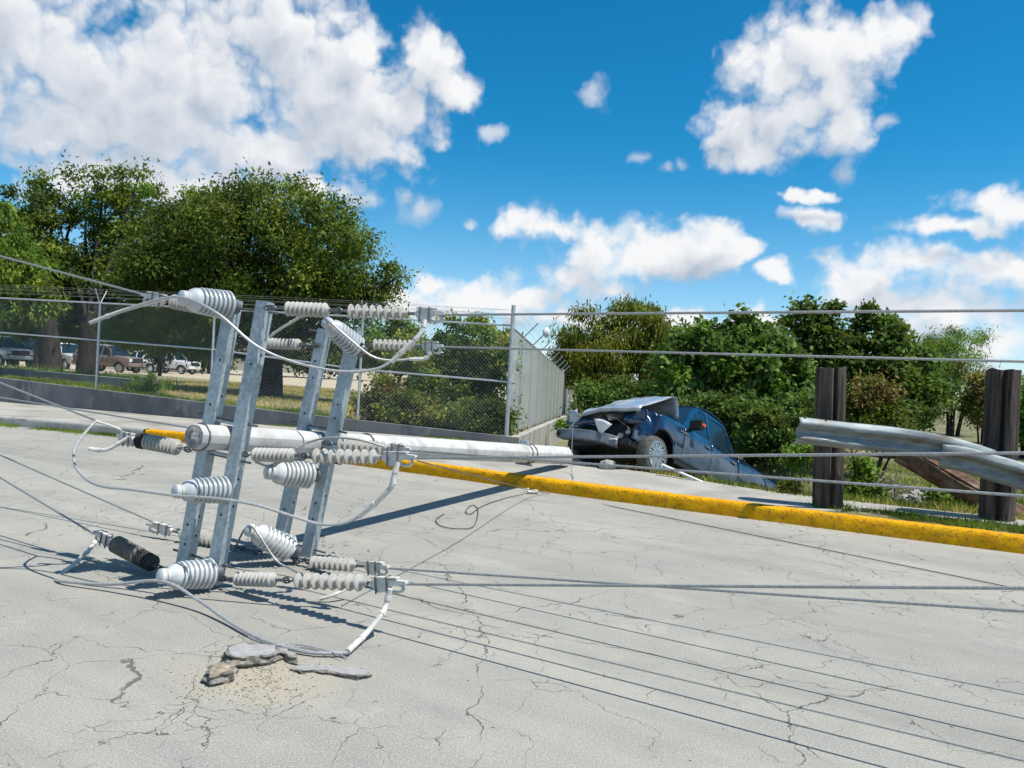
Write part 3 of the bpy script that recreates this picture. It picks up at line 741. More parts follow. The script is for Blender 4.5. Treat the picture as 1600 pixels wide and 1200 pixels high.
cable('power_cable', 'pale jumper cable curling down beside the road to the insulator below the pole',
      [at(150, 658, 5.72), at(130, 680, 5.6), at(116, 705, 5.5), at(118, 728, 5.4), at(134, 748, 5.3), at(160, 760, 5.2), at(205, 765, 5.12), neck('P3')+V((0, -.06, -.02)),
       at(340, 779, 4.98), at(400, 789, 4.95), at(455, 806, 4.93), at(500, 819, 4.92), at(535, 818, 4.92), at(562, 807, 4.92)], .0098, CABLEL, 'jumper cables', 8)
cable('power_cable', 'dark jumper cable arching over the pole beside the inner crossarm',
      [at(400, 722, 5.75), neck('P4')+V((0, -.03, .06)), at(452, 707, 5.8), at(480, 692, 5.85), at(515, 684, 5.85), at(560, 687, 5.85), at(600, 698, 5.85)], .009, CABLE, 'jumper cables', 8)
cable('power_cable', 'pale frayed jumper cable trailing on the road round the broken asphalt',
      [at(86, 905, 5.42), gnd(95, 908, .02), gnd(170, 913, .05), neck('P5')+V((0, -.055, -.02)), gnd(310, 938, .07), gnd(350, 966, .03), gnd(395, 993, .02), gnd(440, 1010, .02), gnd(490, 1020, .02), gnd(543, 1020, .025)], .0105, CABLEL, 'jumper cables', 8)
cable('power_cable', 'short grey jumper cable by the white insulator at the foot of the inner crossarm',
      [gnd(370, 850, .1), neck('P6')+V((0, -.05, .05)), at(430, 874, 5.75), at(455, 889, 5.7), gnd(480, 903, .03)], .0085, CABLE, 'jumper cables', 8)
for off, z, lb in (((0, 0), .012, 'thin frayed strand lying against the trailing jumper cable'), ((3, 7), .01, 'thin frayed strand bowed away from the trailing jumper cable onto the broken asphalt'), ((-5, -6), .03, 'thin frayed strand sticking up behind the trailing jumper cable')):
    cable('loose_strand', lb, [gnd(x+off[0], y+off[1]*(.5+.5*math.sin(x)), z) for x, y in ((392, 1000), (430, 1012), (462, 1008), (500, 1014), (540, 1026))], .0028, CABLEL, 'frayed cable strands', 6, n=5)
cable('steel_rod', 'short bright rod lying on the road beside the lower insulator string', [gnd(500, 936, .02), gnd(520, 930, .05), gnd(546, 918, .09)], .012, CLAMP, None, 4, 'rod')
cable('guy_wire', 'long thin dark wire hanging across the yellow kerb and the road', [at(652, 720, 4.9), at(760, 748, 6.8), gnd(850, 770, .02), gnd(1000, 800, .012), gnd(1567, 915, .012), gnd(1720, 946, .012)], .005, CABLED, None, 6, n=5)
cable('guy_wire', 'thin dark wire curled in a loop on the open road', [gnd(818, 772, .02), gnd(790, 778, .012), gnd(755, 790, .012), gnd(735, 803, .012), gnd(728, 798, .012), gnd(738, 789, .012), gnd(747, 797, .012), gnd(740, 822, .012), gnd(715, 826, .012), gnd(690, 822, .012), gnd(681, 812, .012), gnd(694, 803, .012)], .0055, CABLED, None, 6, n=5)
cable('guy_wire', 'thin grey wire hanging down over the broken foot of the pole onto the kerb', [at(897, 640, 11.6), at(894, 690, 11.6), at(893, 735, 11.3), gnd(896, 748, .19), at(884, 757, 10.55), gnd(866, 768, .02)], .006, CABLE, None, 6, n=5)
mb = MB(); p = gnd(832, 772); mb.tube([p+V((-.07, 0, .03)), p+V((.07, .02, .03))], .028, 8); mb.tube([p+V((-.07, 0, .03)), p+V((-.12, .02, .05)), p+V((-.05, .05, .06))], .012, 6)
tag(mb.build('cable_clevis', CLAMP, org=p), 'small pale metal clevis lying on the road by the yellow kerb', 'clevis')

# ------------------------------------------------------------------ broken asphalt
def slab(label, pts, z0, tilt, th, mtop, mside, name='asphalt_slab', seedk=0):
    """pts: ground pixels of the outline; tilt: (dx,dy) slope lifts the edge"""
    P = [gnd(*p) for p in pts]; c = sum(P, V())/len(P); out = []
    for i in range(len(P)):
        a, b = P[i], P[(i+1) % len(P)]
        for j in range(6):
            q = lerp(a, b, j/6); q = q+V((mn.noise(q*11+V((seedk, 0, 0))), mn.noise(q*13+V((0, seedk, 5))), 0))*.022; out.append(q)
    n = len(out); zt = lambda q: z0+th+(q-c).dot(V((tilt[0], tilt[1], 0)))
    mb = MB(); rings = []
    for k, (ins, dz) in enumerate(((.0, -1.), (-.012, -.66), (.008, -.33), (.0, -.06), (.02, .0))):
        r = []
        for q in out:
            d = (q-c).normalized(); w = q-d*ins+d*(.016*mn.noise(q*24+V((0, 0, k*3.1)))); zz = max(zt(q)+dz*th, .001 if z0 >= 0 else -.03)
            r.append(V((w.x, w.y, zz+(.004*mn.noise(w*30) if k else 0))))
        rings.append(r+[r[0]])
    mb.cm = 1; mb.grid(rings); mb.cm = 0
    b = len(mb.v); cc = V((c.x, c.y, zt(c))); mb.add(rings[-1][:-1]+[cc], [(i, (i+1) % n, n) for i in range(n)])
    return tag(mb.build(name, [mtop, mside], smooth=40, org=c), label, 'asphalt', 'broken asphalt pieces')
slab('long lifted slab of grey asphalt lying on the dusty patch', [(345, 1034), (362, 1022), (400, 1016), (432, 1020), (440, 1030), (415, 1040), (368, 1046)], .0, (-.05, -.06), .05, SLABTOP, DIRT)
slab('pale dusty chunk of broken asphalt in front of the lifted slab', [(318, 1066), (326, 1054), (352, 1047), (370, 1052), (366, 1064), (330, 1073)], .0, (0, 0), .05, DIRTY, DIRT, seedk=3)
slab('low asphalt flap raised beside the trailing jumper cable', [(424, 1012), (440, 1014), (462, 1030), (462, 1038), (448, 1036), (436, 1026)], -.02, (.02, -.10), .05, SLABTOP, DIRT, seedk=5)
slab('thin heaved asphalt flap with a cracked edge next to the dust', [(452, 1046), (486, 1026), (560, 1030), (580, 1058), (560, 1064), (520, 1056), (492, 1051), (468, 1054)], -.05, (.0, -.13), .06, SLABTOP, DIRT, seedk=8)
def chips(name, label, gen, count, m, cat, s0, s1):
    vs, fs = MB(), None
    for i in range(count):
        p = gen(); s = random.uniform(s0, s1); q = []
        for a in ((-1, -1, -.3), (1, -1, -.3), (1, 1, -.3), (-1, 1, -.3), (-.7, -.8, .7), (.6, -.7, .9), (.8, .6, .6), (-.6, .7, .8)):
            q.append(p+V((a[0]*s*random.uniform(.5, 1.1), a[1]*s*random.uniform(.5, 1.1), max(0, a[2])*s*random.uniform(.5, 1))))
        vs.add(q, [(4, 5, 6, 7), (0, 1, 5, 4), (1, 2, 6, 5), (2, 3, 7, 6), (3, 0, 4, 7)])
    o = vs.build(name, m, smooth=0); o['label'] = label; o['category'] = cat; return kind(o, 'stuff')
def g1():
    p = gnd(random.gauss(400, 60), random.gauss(1066, 22)); return p+V((0, 0, .001))
chips('gravel', 'loose pale grit spilled from the broken asphalt', g1, 650, DIRTY, 'gravel', .0015, .006)
chips('gravel', 'small dark stones scattered over the road', lambda: V((random.uniform(-5, 5), random.uniform(1.8, 10), .001)), 330, ROCK, 'gravel', .003, .009)
def g2():
    p = gnd(random.gauss(455, 50), random.gauss(866, 12)); return p+V((0, 0, .001))
chips('concrete_chips', 'pale concrete flakes spalled off around the foot of the crossarms', g2, 150, ROCK, 'rubble', .006, .022)

# ------------------------------------------------------------------ wooden posts, guardrail, log
def wood_pole(name, label, a, b, r, m, group=None, cat='post', seedk=0., n=64):
    mb = MB(); d = (b-a).normalized(); x = d.orthogonal().normalized(); y = d.cross(x); L = (b-a).length; rows = []
    ks = 14
    for i in range(ks+1):
        q = i/ks; row = []
        for j in range(n):
            th = 2*math.pi*j/n; g = mn.noise(V((math.cos(th)*2.6, math.sin(th)*2.6, seedk+q*.5)))
            g2 = abs(mn.noise(V((math.cos(th)*5+9, math.sin(th)*5, seedk+q*.9))))
            rr = r*(1+.11*g-.14*max(0, .10-g2)/.10*max(0, .3+g*1.6))
            dv_ = (x*math.cos(th)+y*math.sin(th)); rr *= 1-.38*max(0., 1-dv_.angle(V((-.30+.25*math.sin(seedk), -1, 0)))/.20)
            e = (.03*mn.noise(V((math.cos(th)*1.6, math.sin(th)*1.6, seedk+2))) if i == ks else 0)
            row.append(a+d*(L*q+e)+(x*math.cos(th)+y*math.sin(th))*rr)
        rows.append(row+[row[0]])
    mb.grid(rows); c = a+d*(L-.025); top = rows[-1][:-1]
    mb.add(top+[c], [(i, (i+1) % n, n) for i in range(n)])
    c0 = a; mb.add(rows[0][:-1]+[c0], [((i+1) % n, i, n) for i in range(n)])
    return tag(mb.build(name, m, smooth=45, org=a), label, cat, group)
p1 = gnd(1294, 797, .12); p2 = gnd(1557, 816, .12)
wood_pole('wooden_post', 'thick dark weathered wooden post holding the free end of the bent guardrail', p1-V((0, 0, .3)), at(1299, 575, p1.y), .172, WOODM, 'wooden posts behind the yellow kerb', 'post', 1.)
wood_pole('wooden_post', 'thick dark wooden post with a brown split, in front of the broken leaning log', p2-V((0, 0, .3)), at(1568, 578, p2.y), .19, WOODM, 'wooden posts behind the yellow kerb', 'post', 5.)
wood_pole('wooden_log', 'split brown log leaning down behind the wooden post and guardrail', at(1408, 704, p2.y+1.5), at(1650, 845, p2.y+.42), .165, WOODB, None, 'log', 9.)
WPROF = [(-.004, .156), (.02, .156), (.03, .145), (.075, .115), (.083, .095), (.078, .07), (.02, .03), (.01, 0), (.02, -.03), (.078, -.07), (.083, -.095), (.075, -.115), (.03, -.145), (.02, -.156), (-.004, -.156)]
def guardrail(label, px, dd, tw):
    P = sm([at(x, y, d) for (x, y), d in zip(px, dd)], 6); T = np.interp(np.linspace(0, 1, len(P)), np.linspace(0, 1, len(tw)), tw)
    rows = []
    for i, p in enumerate(P):
        t = (P[min(i+1, len(P)-1)]-P[max(0, i-1)]).normalized(); n = t.cross(V((0, 0, 1))).normalized(); u = n.cross(t)
        c, s = math.cos(T[i]), math.sin(T[i]); n2 = n*c+u*s; u2 = u*c-n*s
        f = .55+.45*sst(i/4) 
        rows.append([p+n2*(a*f+.012*mn.noise(V((i*.4, z*9, 0))))+u2*(z+(.012*mn.noise(V((i*.9, z*30, 4))) if i < 4 else 0)) for a, z in WPROF])
    mb = MB(); mb.grid(rows); root = P[0]
    o = thing('guardrail', label, 'guardrail', tuple(root), 'guardrail beams')
    b = mb.build('beam', BEAM, o, smooth=50); so_ = b.modifiers.new('sheet', 'SOLIDIFY'); so_.thickness = .005; so_.offset = 0
    return o, rows
g1_, rows = guardrail('bent grey W-shaped guardrail beam hanging on the wooden posts', [(1243, 672), (1258, 673), (1320, 680), (1400, 688), (1480, 702), (1545, 722)],
    [p1.y-.36, p1.y-.33, p1.y-.27, p1.y-.25, p2.y-.22, p2.y-.28], [-.25, -.1, -.15, -.2, -.3, -.35])
for i, j in ((5, 1), (9, 1), (16, 13)):
    p = V(rows[i][j]); MB().lathe(p-V((0, .004, .0)), p+V((-.002, -.008, .004)), [(0, .014), (1, .014)], 8).build('bolt_hole', HOLE, g1_)
guardrail('second twisted guardrail beam lapped over the bent one at the far wooden post', [(1468, 712), (1500, 716), (1545, 729), (1600, 746), (1680, 782)], [p2.y-.24, p2.y-.3, p2.y-.36, p2.y-.44, p2.y-.7], [-.5, -.45, -.4, -.3, -.3])

# ------------------------------------------------------------------ vehicles
def vehicle(name, label, mat, paint, suv=False, crash=False, group=None, dusty=None):
    o = thing(name, label, 'pickup truck' if not suv else 'car', mat=mat, group=group)
    XF, XR, AX = (1.72, -1.74, .36) if not suv else (1.45, -1.40, .34)
    rear = -2.88 if not suv else -2.25; front = 2.55 if not suv else 2.2
    A0 = 1.02 if not suv else .92
    def B(mb, nm, m, par=o, smooth=35, sol=0):
        ob = mb.build(nm, m, par, smooth=smooth, local=True)
        if sol: q = ob.modifiers.new('sheet', 'SOLIDIFY'); q.thickness = sol; q.offset = 0
        return ob
    def sy(x, z):
        y = .965-.055*((z-.82)/.4)**2
        for xa in (XF, XR): y += .022*max(0, 1-abs(x-xa)/.62)
        if x > front-.75: y -= .15*((x-front+.75)/.75)**2
        if x < rear+.3: y -= .05*((rear+.3-x)/.3)**2
        return y
    def zl(x):
        z = .44
        for xa in (XF, XR):
            d = abs(x-xa)
            if d < .46: z = max(z, AX+math.sqrt(.46**2-d*d))
        return z
    body = [paint, dusty or paint]  # second slot: greyer blue low on the panels
    def panel(nm, x0, x1, zt, s, crumple=0.):
        nx = max(3, int((x1-x0)/.045)); mb = MB(); rows = []; zs = []
        for i in range(nx+1):
            x = lerp(x0, x1, i/nx); row = []; z0 = zl(x); z1 = zt(x)
            for j in range(9):
                z = lerp(z0, z1, j/8); p = V((x, s*sy(x, z), z))
                if crumple:
                    k = sst((x-1.75)/.6)*crumple; p += V((-.35*k, s*(-.10*k+.10*k*mn.noise(p*4)), .05*k+.12*k*mn.noise(p*5+V((3, 0, 0)))))
                row.append(p)
            rows.append(row)
        for i in range(nx):
            for j in range(8):
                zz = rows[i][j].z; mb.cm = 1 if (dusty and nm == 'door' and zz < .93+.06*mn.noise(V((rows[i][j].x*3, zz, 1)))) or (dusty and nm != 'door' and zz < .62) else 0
                mb.add([rows[i][j], rows[i+1][j], rows[i+1][j+1], rows[i][j+1]], [(0, 1, 2, 3)])
        # weld
        key = {}; nv = []; mp = []
        for v in mb.v:
            k = tuple(round(c, 5) for c in v)
            if k not in key: key[k] = len(nv); nv.append(v)
            mp.append(key[k])
        mb.v = nv; mb.f = [tuple(mp[i] for i in f) for f in mb.f]
        return B(mb, nm, body, sol=.02)
    BZ = 1.15
    cabr = -1.0 if not suv else -1.35
    for s in (1, -1):
        panel('fender', A0+.004, front, lambda x: BZ-.10*sst((x-A0)/1.6), s, 1. if crash and s > 0 else (.7 if crash else 0))
        d1 = panel('door', .05, A0-.006, lambda x: BZ, s); d2 = panel('door', cabr+.006, .035, lambda x: BZ, s)
        for dd, hx in ((d1, .22), (d2, -.78 if not suv else -.85)):
            mb = MB(); y = sy(hx, .98)+.02; mb.box((hx, s*y, 1.0), .09, .012, .013); mb.box((hx-.07, s*(y-.01), 1.0), .012, .02, .012); mb.box((hx+.07, s*(y-.01), 1.0), .012, .02, .012)
            B(mb, 'handle', CHROME, dd)
        q = panel('bed_side' if not suv else 'rear_quarter', rear, cabr-.012, lambda x: 1.17 if not suv else BZ, s)
        mb = MB(); mb.box((0, s*.88, .43), 1.2, .05, .05); B(mb, 'sill', BLACKP)
    # cab
    RF, RR = (.34, -.72) if not suv else (.22, -1.75)
    CB = cabr if not suv else rear+.02
    def side(x, h, s): return V((x, s*lerp(.90, .69, h), lerp(BZ-.01, 1.80, h)))
    for s in (1, -1):
        arc = lambda q: 1.0+.10*(1-(2*q-1)**2)
        fr = [('pillar', [(A0+.02, 0), (A0-.13, 0), (.54, .62), (RF-.05, .92), (RF+.02, 1), (.66, .66)]), ('roof_rail', [(RF-.05, .92), (RR+.06, .92), (RR, 1)]+[(lerp(RR, RF+.02, q), arc(q)) for q in (.15, .35, .5, .65, .85)]+[(RF+.02, 1)]),
              ('pillar', [(.06, 0), (-.03, 0), (-.03, .93), (.05, .93)]), ('pillar', [(CB+.20, 0), (CB, 0), (lerp(CB, RR, .35), .52), (RR, 1), (RR+.06, .92), (lerp(CB+.2, RR+.06, .45), .52)])]
        for nm, pl in fr:
            P = [side(x, h, s) for x, h in pl]; B(MB().prism(P if s < 0 else P[::-1], V((0, -s*.03, 0))), nm, paint, smooth=0)
        wins = [[(A0-.13, .02), (.06, .02), (.05, .96), (RF-.05, .93), (.54, .62)], [(-.03, .02), (CB+.20, .02), (lerp(CB+.2, RR+.06, .45), .52), (RR+.06, .93), (-.03, .96)]]
        for w in wins:
            B(MB().prism([side(x, h, s)-V((0, s*.012, 0)) for x, h in w], V((0, -s*.008, 0))), 'side_window', GLASS, smooth=0)
        B(MB().tube([side(x, -.005, s)+V((0, s*.012, 0)) for x in (A0-.1, 0, CB+.1)], .011, 6), 'window_trim', CHROME if crash else BLACKP)
        # mirror
        mb = MB(); c = V((A0-.2, s*1.06, 1.24)); mb.box(c, .055, .125, .085); mb.tube([V((A0-.2, s*.9, 1.16)), c], .03, 6)
        mi = B(mb, 'mirror', BLACKP, smooth=0)
        if crash: B(MB().box(c+V((-.02, s*.02, -.0)), .05, .135, .025), 'turn_lamp', ORANGE, mi, 0)
    mb = MB(); rows = []
    for i in range(9):
        q = i/8; x = lerp(RF+.03, RR-.01, q); rows.append([V((x, y, 1.80+.065*(1-(2*q-1)**2)+.055*(1-(y/.70)**2))) for y in np.linspace(-.70, .70, 9)])
    mb.grid(rows); B(mb, 'roof', paint, sol=.02)
    mb = MB(); mb.grid([[V((lerp(A0+.05+.08*(1-(y)**2), RF+.02+.03*(1-y*y), q), y*lerp(.86, .68, q), lerp(BZ-.01, 1.80+.03*(1-y*y), q))) for y in np.linspace(-1, 1, 9)] for q in np.linspace(0, 1, 6)])
    B(mb, 'windscreen', GLASS)
    mb = MB(); mb.grid([[V((lerp(CB-.0, RR, q), y*lerp(.86, .68, q), lerp(BZ, 1.80, q))) for y in np.linspace(-1, 1, 5)] for q in (0, .5, 1)]); B(mb, 'rear_window', GLASS)
    # floor pan, wheel housings
    mb = MB(); mb.box(((rear+XR+.5)/2+.1, 0, .62), abs(rear-XR)/2+.1, .82, .16); mb.box((0, 0, .68), 1.24, .86, .28); mb.box((XR, 0, .75), .5, .60, .25)
    mb.box(((front+.95)/2-.1, 0, .62), (front-.95)/2-.05 if not crash else .5, .58, .22); B(mb, 'underbody', BLACKP, smooth=0)
    if not suv:
        mb = MB(); mb.box((lerp(rear, cabr, .5), 0, .80), (cabr-rear)/2-.04, .86, .03); mb.box((rear+.02, 0, .88), .025, .86, .28); B(mb, 'tailgate', paint, smooth=0)
        for s in (1, -1): B(MB().tube([V((cabr-.03, s*.89, 1.18)), V((rear+.03, s*.87, 1.18))], .028, 8), 'bed_rail', paint)
    else:
        mb = MB(); mb.box((rear+.03, 0, .82), .03, .86, .34); B(mb, 'tailgate', paint, smooth=0)
    for s in (1, -1): B(MB().box((rear-.0, s*.84, 1.0), .03, .07, .14), 'tail_lamp', ORANGE if crash else BRICKR, smooth=0)
    mb = MB(); mb.box((rear-.08, 0, .60), .07, .88, .09); B(mb, 'rear_bumper', CHROME if not suv else paint, smooth=0)
    # nose
    if not crash:
        mb = MB(); mb.grid([[V((lerp(A0+.05, front-.02, q)-.10*y*y*q, y*lerp(.86, .78, q), lerp(BZ, BZ-.10, q)+.04*(1-y*y)-.05*q**6)) for y in np.linspace(-1, 1, 9)] for q in np.linspace(0, 1, 9)]); B(mb, 'bonnet', paint, sol=.02)
        B(MB().box((front-.02, 0, .88), .04, .52, .15), 'grille', BLACKP, smooth=0)
        for s in (1, -1): B(MB().box((front-.06, s*.68, .90), .05, .15, .11), 'headlamp', WHITEP, smooth=0)
        mb = MB(); mb.grid([[V((front+.10-.16*y*y, y*.92, z)) for y in np.linspace(-1, 1, 9)] for z in (.46, .52, .68, .72)]); B(mb, 'front_bumper', CHROME if not suv else paint, sol=.03)
    else:
        mb = MB(); rows = []
        prof = [(1.08, 1.17), (1.15, 1.36), (1.22, 1.52), (1.30, 1.60), (1.45, 1.57), (1.70, 1.42), (1.95, 1.27), (2.18, 1.14), (2.34, 1.05), (2.40, 1.00), (2.38, .94)]
        for i, (x, z) in enumerate(prof):
            row = []
            for y in np.linspace(-1, 1, 15):
                k = min(1, i/3.); p = V((x-.10*y*y*(i/10.), y*.83, z+.05*(1-y*y)+.05*y*k))
                p.z -= .30*k*max(0, -y-.62)**1.1*(1+i*.2)
                p += V((0, 0, 1))*(.045*k*mn.noise(V((x*3.1, y*2.2, 1)))+.025*k*mn.noise(V((x*8, y*6, 2)))); p.x += .04*k*mn.noise(V((y*5, x, 6)))
                row.append(p)
            rows.append(row)
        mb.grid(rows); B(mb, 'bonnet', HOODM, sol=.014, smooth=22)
        # torn flap of the bonnet corner
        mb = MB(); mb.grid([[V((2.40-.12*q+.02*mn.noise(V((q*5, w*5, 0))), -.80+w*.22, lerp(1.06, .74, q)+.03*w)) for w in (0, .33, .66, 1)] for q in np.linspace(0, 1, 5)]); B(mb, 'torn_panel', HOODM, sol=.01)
        # crushed engine bay
        mb = MB(); mb.box((1.35, 0, .95), .18, .80, .22)
        for i in range(26):
            c = V((random.uniform(1.5, 2.2), random.uniform(-.62, .62), random.uniform(.55, .74))); ax = V((random.uniform(-1, 1), random.uniform(-1, 1), random.uniform(-.5, .5))).normalized(); b_ = ax.orthogonal().normalized()
            mb.box(c, random.uniform(.05, .18), random.uniform(.04, .12), random.uniform(.03, .09), ax, b_, ax.cross(b_))
        B(mb, 'engine_bay', BLACKP, smooth=0)
        for i in range(5):
            p = V((random.uniform(1.9, 2.3), random.uniform(-.5, .6), .80)); pts = [p]
            for k in range(4): p = p+V((random.uniform(-.1, .12), random.uniform(-.22, .22), random.uniform(-.16, .12))); pts.append(p)
            B(MB().tube(sm(pts, 5), random.uniform(.01, .02), 6), 'hose', BLACKP)
        mb = MB(); mb.grid([[V((2.33+.06*mn.noise(V((y*4, z*6, 0))), y, z)) for y in np.linspace(-.86, .1, 9)] for z in (.80, .86, .90)]); B(mb, 'radiator_support', BLUE, sol=.02, smooth=20)
        mb = MB(); mb.grid([[V((2.24+.10*mn.noise(V((y*6, z*5, 3))), y, z-.1*(y-.5))) for y in np.linspace(.42, .95, 8)] for z in (.80, .92, 1.02, 1.08)]); B(mb, 'torn_panel', BLUE, sol=.012, smooth=20)
        # bumper bar, pushed round to the right
        mb = MB(); rows = []
        path = sm([V((2.12, -1.10, .68)), V((2.36, -1.00, .63)), V((2.52, -.75, .56)), V((2.56, -.3, .51)), V((2.50, .15, .46)), V((2.36, .5, .40))], 5)
        for i, p in enumerate(path):
            t = (path[min(i+1, len(path)-1)]-path[max(i-1, 0)]).normalized(); n = t.cross(V((0, 0, 1))).normalized(); k = .02*mn.noise(p*3)
            rows.append([p+n*(a+k)+V((0, 0, z)) for a, z in ((-.10, .095), (0, .10), (.022, .085), (.015, .05), (.02, .0), (.01, -.07), (-.08, -.09))])
        mb.grid(rows); bp = B(mb, 'front_bumper', CHROME, sol=.012, smooth=40)
        c = path[9]+V((.035, 0, -.0)); B(MB().lathe(c-V((.03, 0, 0)), c+V((.012, -.004, 0)), [(0, .05), (.8, .05), (1, .045)], 16), 'fog_lamp_hole', HOLE, bp)
        mb = MB(); mb.grid([[V((2.56-.06*q, .02+.44*w*(1-q)+.16*q, .80-.30*q-.14*w*(1-q)+.04*math.sin(w*3))) for w in np.linspace(0, 1, 6)] for q in np.linspace(0, 1, 5)]); B(mb, 'headlamp_housing', WHITEP, sol=.012)
        for c, h in ((V((2.30, .52, .52)), .05), (V((2.26, .64, .60)), .04)): B(MB().lathe(c, c+V((.08, .02, 0)), [(0, h*.5), (.5, h), (1, h)], 14), 'headlamp', CHROME)
        B(MB().box((2.42, .28, .44), .03, .22, .012), 'torn_trim', WHITEP, smooth=0)
        mb = MB(); mb.box((2.0, 0, .42), .35, .7, .05); B(mb, 'skid_plate', BLACKP, smooth=0)
        # badge letters
        for i in range(5): B(MB().box((1.16-.055*i, sy(1.1, 1.0)+.018, 1.015+.004*(i % 2)), .019, .004, .02), 'badge', CHROME, smooth=0)
        # dents across the doors
    # wheels
    wh = None
    for xa in (XF, XR):
        for s in (1, -1):
            c = V((xa, s*.80, AX)); y = V((0, s, 0)); r = AX
            tp = [(0, r*.72), (.03, r*.82), (.10, r*.95), (.22, r*.995), (.5, r), (.78, r*.995), (.90, r*.95), (.97, r*.82), (1, r*.72)]
            w = B(MB().lathe(c-y*.12, c+y*.13, tp, 32, False), 'wheel', TYRE, smooth=40)
            mb = MB(); mb.lathe(c+y*.05, c+y*.125, [(0, r*.73), (.9, r*.74), (1, r*.73), (1, r*.67), (.2, r*.62), (.2, .01)], 28); ri = B(mb, 'rim', BLACKP if crash else RIMM, w)
            if crash:
                mb = MB()
                for k in range(20):
                    th = 2*math.pi*(k//2)/10 + (.13 if k % 2 else -.13); d = V((math.cos(th), 0, math.sin(th))); tt = V((-math.sin(th), 0, math.cos(th)))
                    mb.box(c+y*.112+d*(r*.41), r*.28, .017, .012, d, tt, y)
                mb.lathe(c+y*.09, c+y*.13, [(0, r*.2), (.8, r*.17), (1, r*.08)], 16); mb.lathe(c+y*.10, c+y*.128, [(0, r*.73), (1, r*.735), (1, r*.66), (0, r*.66)], 32)
                B(mb, 'spokes', RIMM, w)
    return o
def pose(loc, fwd, up=V((0, 0, 1))):
    f = fwd.normalized(); l = up.cross(f).normalized(); u = f.cross(l)
    return Matrix(((f.x, l.x, u.x, loc.x), (f.y, l.y, u.y, loc.y), (f.z, l.z, u.z, loc.z), (0, 0, 0, 1)))
ya, pa, ro_ = rad(42), rad(20), rad(8)
fw = V((-math.cos(ya)*math.cos(pa), -math.sin(ya)*math.cos(pa), math.sin(pa)))
mt = pose(V((0, 0, 0)), fw) @ Matrix.Rotation(ro_, 4, 'X'); SC = .89
wc = at(1027, 711, 12.3)
mt = Matrix.Translation(wc-(mt.to_3x3()@(V((1.72, .92, .36))*SC))) @ mt @ Matrix.Scale(SC, 4)
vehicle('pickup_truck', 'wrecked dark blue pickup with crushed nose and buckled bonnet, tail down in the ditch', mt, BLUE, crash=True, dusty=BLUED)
PARK = 'vehicles parked beyond the chain-link fence'
def parked(label, px, d, ang, paint, suv):
    r_ = ray(px, 570); x = r_.x/r_.y*d; z = height(x, d)
    vehicle('parked_car' if suv else 'parked_pickup', label, pose(V((x, d, z)), V((math.cos(rad(ang)), math.sin(rad(ang)), 0))), paint, suv=suv, group=PARK)
parked('white crew-cab pickup parked side-on beyond the fence', 222, 68, 172, PAINTW, False)
parked('white car parked beyond the fence next to the white crew-cab pickup', 268, 66, -8, PAINTW, True)
parked('tan car with its nose out past the dark tree trunk', 172, 54, -12, PAINTT, True)
parked('blue pickup parked in the shade by the first dark tree trunk', 46, 52, -60, PAINTB, False)
parked('silver car parked in the shade near the end of the inner wall', 8, 50, -35, PAINTG, True)
parked('white car half hidden between the two dark tree trunks', 103, 56, -30, PAINTW, True)

# ------------------------------------------------------------------ vegetation
L_DARK = leafmat('dark_green_leaves', [(.024, .050, .012), (.042, .080, .016), (.064, .105, .020)], .42)
L_OLIVE = leafmat('olive_green_leaves', [(.045, .075, .012), (.075, .11, .016), (.11, .145, .024)], .35)
L_FRESH = leafmat('fresh_green_leaves', [(.045, .095, .014), (.075, .15, .022), (.12, .19, .035)], .4)
L_WILLOW = leafmat('yellowish_willow_leaves', [(.060, .075, .012), (.10, .115, .014), (.16, .15, .022)], .4)
L_BROAD = leafmat('glossy_broad_leaves', [(.028, .062, .014), (.055, .11, .026), (.095, .16, .05)], .38)
L_FEATH = leafmat('feathery_mesquite_leaves', [(.05, .10, .015), (.085, .15, .025), (.12, .19, .04)], .4)
L_SHRUB = leafmat('pale_shrub_leaves', [(.065, .105, .024), (.13, .165, .038), (.26, .235, .06)], .4)
L_DRY = leafmat('dry_brown_leaves', [(.10, .075, .03), (.16, .11, .045), (.12, .12, .035)], .3)
L_RED = leafmat('orange_red_young_leaves', [(.25, .075, .03), (.34, .12, .05), (.20, .09, .03)], .35)
L_GRASS = leafmat('green_grass_blades', [(.05, .10, .015), (.09, .15, .022), (.15, .18, .04)], .35)
L_STRAW = leafmat('dry_grass_blades', [(.17, .17, .05), (.26, .22, .085), (.33, .28, .13)], .3)

def leaf_mesh(name, m, C, D, Nn, L, W, parent=None, org=V((0, 0, 0)), fold=0.):
    """one rhombic leaf per row: centre, direction, normal"""
    n = len(C); C = C-np.array(org)
    D = D/np.linalg.norm(D, axis=1)[:, None]; S = np.cross(D, Nn); S /= np.linalg.norm(S, axis=1)[:, None]+1e-9
    Lh = (L/2)[:, None]; Wh = (W/2)[:, None]
    v = np.empty((n, 4, 3)); v[:, 0] = C-D*Lh; v[:, 1] = C+S*Wh-D*Lh*.15; v[:, 2] = C+D*Lh; v[:, 3] = C-S*Wh-D*Lh*.15
    me = bpy.data.meshes.new(name); me.vertices.add(n*4); me.vertices.foreach_set('co', v.reshape(-1).astype(np.float32))
    me.loops.add(n*4); me.loops.foreach_set('vertex_index', np.arange(n*4, dtype=np.int32))
    me.polygons.add(n); me.polygons.foreach_set('loop_start', np.arange(0, n*4, 4, dtype=np.int32)); me.polygons.foreach_set('loop_total', np.full(n, 4, dtype=np.int32))
    me.materials.append(m); me.update(calc_edges=True); me.validate()
    o = bpy.data.objects.new(name, me); col.objects.link(o)
    if parent: o.parent = parent
    else: o.location = org
    return o
def ground_pt(px, d):
    r_ = ray(px, 600); x = r_.x/r_.y*d; return V((x, d, height(x, d)))
